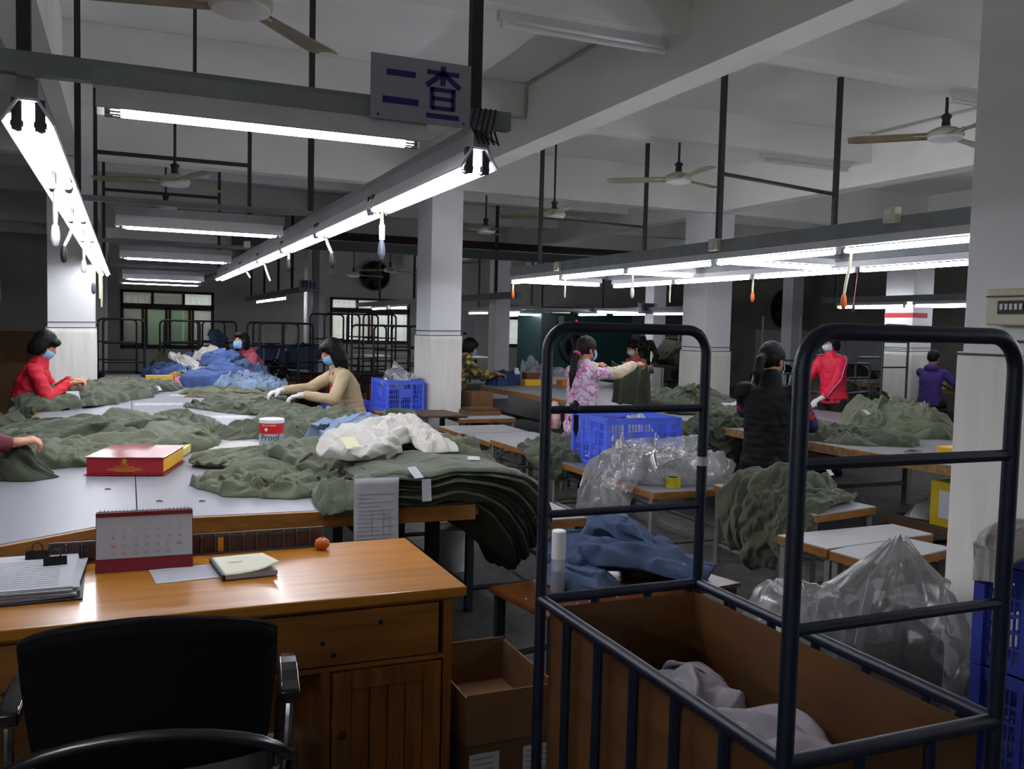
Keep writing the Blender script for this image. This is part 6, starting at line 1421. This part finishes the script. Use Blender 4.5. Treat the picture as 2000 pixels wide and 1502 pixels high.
garment('black_bags', 'shiny black bags in the trolley behind the pink hood', [([(1.95, 14.9, .62), (2.2, 14.95, .68), (2.45, 15.0, .62)], [.3, .42, .3], [.12, .22, .12])], mat('black_film', '#08090b', .18), cat='bags', seed=155, nu=50, nv=44, tmpl=3, fold=.9)
garment('black_cloth', 'dark cloth in the trolley before the bright window', [([(3.5, 14.0, .55), (3.75, 14.2, .6), (4.0, 14.4, .55)], [.25, .35, .25], [.12, .2, .12])], M_blacktx, cat='cloth', seed=156, nu=50, nv=40)
pst = tag(MB().box(3.3, 3.42, 17.6, 17.72, 0, CEIL).build('steel_post', mat('post_steel', '#7a7d80', .45, metal=.3)), 'bare steel post standing before the far grey column', 'post')
# work table and shelf by the bright window
bt_ = thing('work_table', 'pale work table below the bright window', 'table', (6.6, 20.5, 0))
MB().box(-1.6, 1.6, -.6, .9, .86, .9).build('tabletop', M_lam2, bt_); 
for x in (-1.5, 1.5):
    for y in (-.5, .8): MB().box(x-.03, x+.03, y-.03, y+.03, 0, .86).build('leg', M_legd, bt_)
garment('pale_cloth', 'pale cloth sheet spread on the table below the bright window', [([(5.6, 20.6, .902), (6.6, 20.7, .902), (7.6, 20.6, .902)], [.3, .4, .3], [.05, .08, .05])], mat('pale_pink_cloth', '#a89a92', .9), cat='cloth', seed=158, nu=50, nv=40, amp=.4)
# table 3 behind the red-banded column
t3 = thing('work_table', 'white work table with olive trousers behind the purple-hooded worker', 'table', (12.5, 10.2, 0))
MB().box(0, 2.0, 0, 3.2, .74, .78).build('tabletop', M_lam, t3); MB().box(-.02, 0, 0, 3.2, .71, .779).build('edge_strip', M_edge2, t3); MB().box(-.02, 2, -.02, 0, .71, .779).build('edge_strip', M_edge2, t3)
for x in (.1, 1.9):
    for y in (.1, 3.1): MB().box(x-.03, x+.03, y-.03, y+.03, 0, .74).build('leg', M_leg, t3)
garment('trousers', 'olive trousers on the white table behind the purple hood', [([(12.6, 12.6, .781), (12.9, 12.0, .781), (13.0, 11.4, .781)], [.25, .35, .25], [.1, .18, .1])], M_olive, seed=160, nu=50, nv=40)
garment('trousers', 'olive trousers before the purple-hooded worker', [([(12.55, 10.9, .781), (12.8, 10.7, .781), (13.1, 10.5, .781)], [.2, .28, .2], [.08, .1, .06])], M_olive, seed=161, nu=50, nv=40)
# green drying machine with round door
M_mach = mat('machine_green', '#12393a', .4, var=.1); mc = thing('drying_machine', 'large dark green drying machine with a round glass door', 'machine', (10.9, 21.6, 0))
MB().box(-.85, 1.9, .0, 1.6, .05, 2.05).build('casing', M_mach, mc, bevel=.02)
MB().lathe([(.3, 0), (.44, 0), (.47, .04), (.45, .08), (.32, .08), (.3, .0)], 36).xf(Matrix.Translation((.15, -.0, 1.15)) @ Matrix.Rotation(PI/2, 4, 'X')).build('door_ring', mat('ring_steel', '#3f4749', .35, metal=.8), mc, smooth=True)
MB().lathe([(.005, .0), (.3, .0), (.3, .02), (.005, .05)], 30).xf(Matrix.Translation((.15, -.01, 1.15)) @ Matrix.Rotation(PI/2, 4, 'X')).build('door_glass', mat('door_glass', '#060809', .08), mc, smooth=True)
MB().box(-.35, -.2, -.01, .0, 1.72, 1.98).build('gauge_panel', M_lampgrey, mc); MB().lathe([(.03, 0), (.03, .012)], 12).xf(Matrix.Translation((.18, -.0, 1.86)) @ Matrix.Rotation(PI/2, 4, 'X')).build('red_lamp', mat('red_lamp', '#d01818', .4, emit='#ff2020', estr=.6), mc)
MB().box(-.85, 1.9, -.004, .0, 1.6, 1.62).build('seam', M_dark, mc)
rk = thing('wire_rack', 'pale wire rack in front of the green machine', 'rack', (11.0, 17.2, 0), .1)
for x in (0, .45, .9):
    MB().tube([(x, 0, 0), (x, 0, 1.55)], .012, 6).build('post', M_lampgrey, rk)
for z in (.5, 1.0, 1.25, 1.5): MB().tube([(0, 0, z), (.9, 0, z)], .008, 6).build('bar', M_lampgrey, rk)
garment('trousers', 'olive trousers thrown over the wire rack', [([(10.7, 16.6, .9), (11.0, 16.7, 1.2), (11.4, 16.8, 1.1)], [.3, .4, .3], [.15, .25, .15])], M_olived, seed=163, nu=50, nv=40)
bench('dark stand carrying the rack trousers', B(10.5, 11.6, 16.3, 17.1), .9, M_blacktx, M_card2, M_legd, name='work_bench')
# blue notice board on the back wall area, wall fans, cartons in the dark aisle
nb_ = thing('notice_board', 'dim notice board with rows of black marks on the back wall', 'notice board', (9.6, 26.97, 1.25)); MB().box(-.6, .6, -.02, .02, -.6, .6).build('board', M_lampgrey, nb_)
for i in range(3):
    for j in range(2+i % 2): MB().box(-.2+.2*j, -.08+.2*j, -.025, -.02, .35-.22*i, .43-.22*i).build('mark', M_dark, nb_)
def wall_fan(label, loc, rz, r=.36):
    t = thing('wall_fan', label, 'wall fan', loc, rz)
    MB().lathe([(r*.92, 0), (r, 0), (r, .18), (r*.92, .18), (r*.92, 0)], 30).xf(Matrix.Rotation(PI/2, 4, 'X')).build('drum', M_dark, t, smooth=True)
    for k in range(5):
        a = 2*PI*k/5; b_ = MB().grid([[((.05+(r*.85-.05)*u)*math.cos(a)-.09*v*math.sin(a), -.09+.04*v, (.05+(r*.85-.05)*u)*math.sin(a)+.09*v*math.cos(a)) for v in (-1, 0, 1)] for u in (0, .5, 1)]).build('blade', M_dark, t, solid=.004)
    MB().lathe([(.06, 0), (.06, .14), (.02, .15)], 14).xf(Matrix.Rotation(PI/2, 4, 'X')).build('hub', M_dark, t)
    g = MB()
    for k in range(12): a = PI*k/12; g.tube([(-r*.95*math.cos(a), -.19, -r*.95*math.sin(a)), (r*.95*math.cos(a), -.19, r*.95*math.sin(a))], .004, 4)
    tag(g.build('guard', M_cord, t), kind='stuff'); return t
wall_fan('black exhaust fan high on the far wall above the bright window', (6.9, 26.98, 3.1), 0, .45)
wall_fan('unlit round fan on the side wall beyond the far table', (16.98, 20.2, 2.35), -PI/2, .55)
ac = thing('wall_panel', 'grey switch panels along the dim side wall', 'wall panel', (16.95, 19.0, 1.2)); 
for i in range(3): MB().box(-.08, .04, -2.4+1.7*i, -.95+1.7*i, -.4, .55).build('panel', M_lampgrey, ac, bevel=.01)
for i, (x, y, z0, w_, d_, h_) in enumerate(((-2.6, 15, 0, .7, .6, .55), (-2.55, 15.05, .553, .65, .55, .5), (-1.7, 15.6, 0, .6, .6, .9), (-3.4, 14.2, 0, .6, .6, 1.2), (-1.6, 17.5, 0, .7, .7, 1.35), (-2.5, 13.4, 0, .6, .5, .45))):
    carton('cardboard_box', ('wide brown carton at the foot of the dark aisle stack', 'brown carton on top of the wide one in the dark aisle', 'waist-high brown carton by the unlit trolleys', 'tall brown carton far along the dark aisle wall', 'tallest brown carton behind the cloth-wrapped column', 'low brown carton nearest the red jacket in the dark aisle')[i], x-w_/2, x+w_/2, y-d_/2, y+d_/2, z0+.002, z0+h_, M_card2)
for i, (x, y) in enumerate(((14.5, 17.5), (15.3, 16.0), (14.2, 14.6))):
    bench(('dim bench with a dark cloth heap near the side wall, farthest one', 'dim bench with a dark cloth heap along the side wall, middle one', 'dim bench with dark cloth beside the white work table')[i], B(x-.6, x+.6, y-.35, y+.35), .72, M_lam2, M_card2, M_legd, name='work_bench')
    garment('dark_cloth', ('dark cloth heap on the farthest dim bench', 'dark cloth heap on the middle dim bench', 'dark cloth heap on the bench beside the white work table')[i], [([(x-.4, y, .721), (x, y+.05, .721), (x+.4, y, .721)], [.2, .3, .2], [.2, .35, .2])], M_blacktx, cat='cloth', seed=170+i, nu=50, nv=40)
# black dolly of dark fabric beside the stained column
bd = bench('dim yellow-legged stand with black fabric near the stained column', B(9.0, 9.9, 13.4, 14.0), .75, M_blacktx, M_blacktx, mat('leg_yellow', '#8a7420', .6), name='work_bench')
garment('black_cloth', 'black fabric heap on the yellow-legged stand', [([(9.1, 13.7, .752), (9.45, 13.7, .752), (9.8, 13.7, .752)], [.2, .3, .2], [.2, .4, .2])], M_blacktx, cat='cloth', seed=176, nu=50, nv=40)
# ladder-like pale rod stand by the pink hood
ls = thing('rod_stand', 'slanting pale steel rods standing behind the pink hood', 'stand', (2.35, 15.8, 0))
MB().tube([(-.25, 0, .0), (.22, .1, 1.72)], .014, 6).build('rod', M_lampgrey, ls); MB().tube([(-.2, 0, 0), (-.2, .1, 1.65)], .01, 6).build('rod', M_lampgrey, ls); MB().tube([(-.28, .1, 1.6), (.2, .1, 1.62)], .008, 6).build('rod', M_lampgrey, ls)
for sgn in (0, 1):
    q = thing('rod_stand', ('white slanting rod propped behind the red tracksuit top', 'white slanting rod propped nearer the red-banded column')[sgn], 'stand', (9.1+.75*sgn, 11.6, 0)); MB().tube([(-.28, 0, 0), (.2, .05, 1.4)], .014, 6).build('rod', M_sockw, q); MB().tube([(.2, .05, 0), (.2, .05, 1.9)], .012, 6).build('post', M_lampgrey, q)
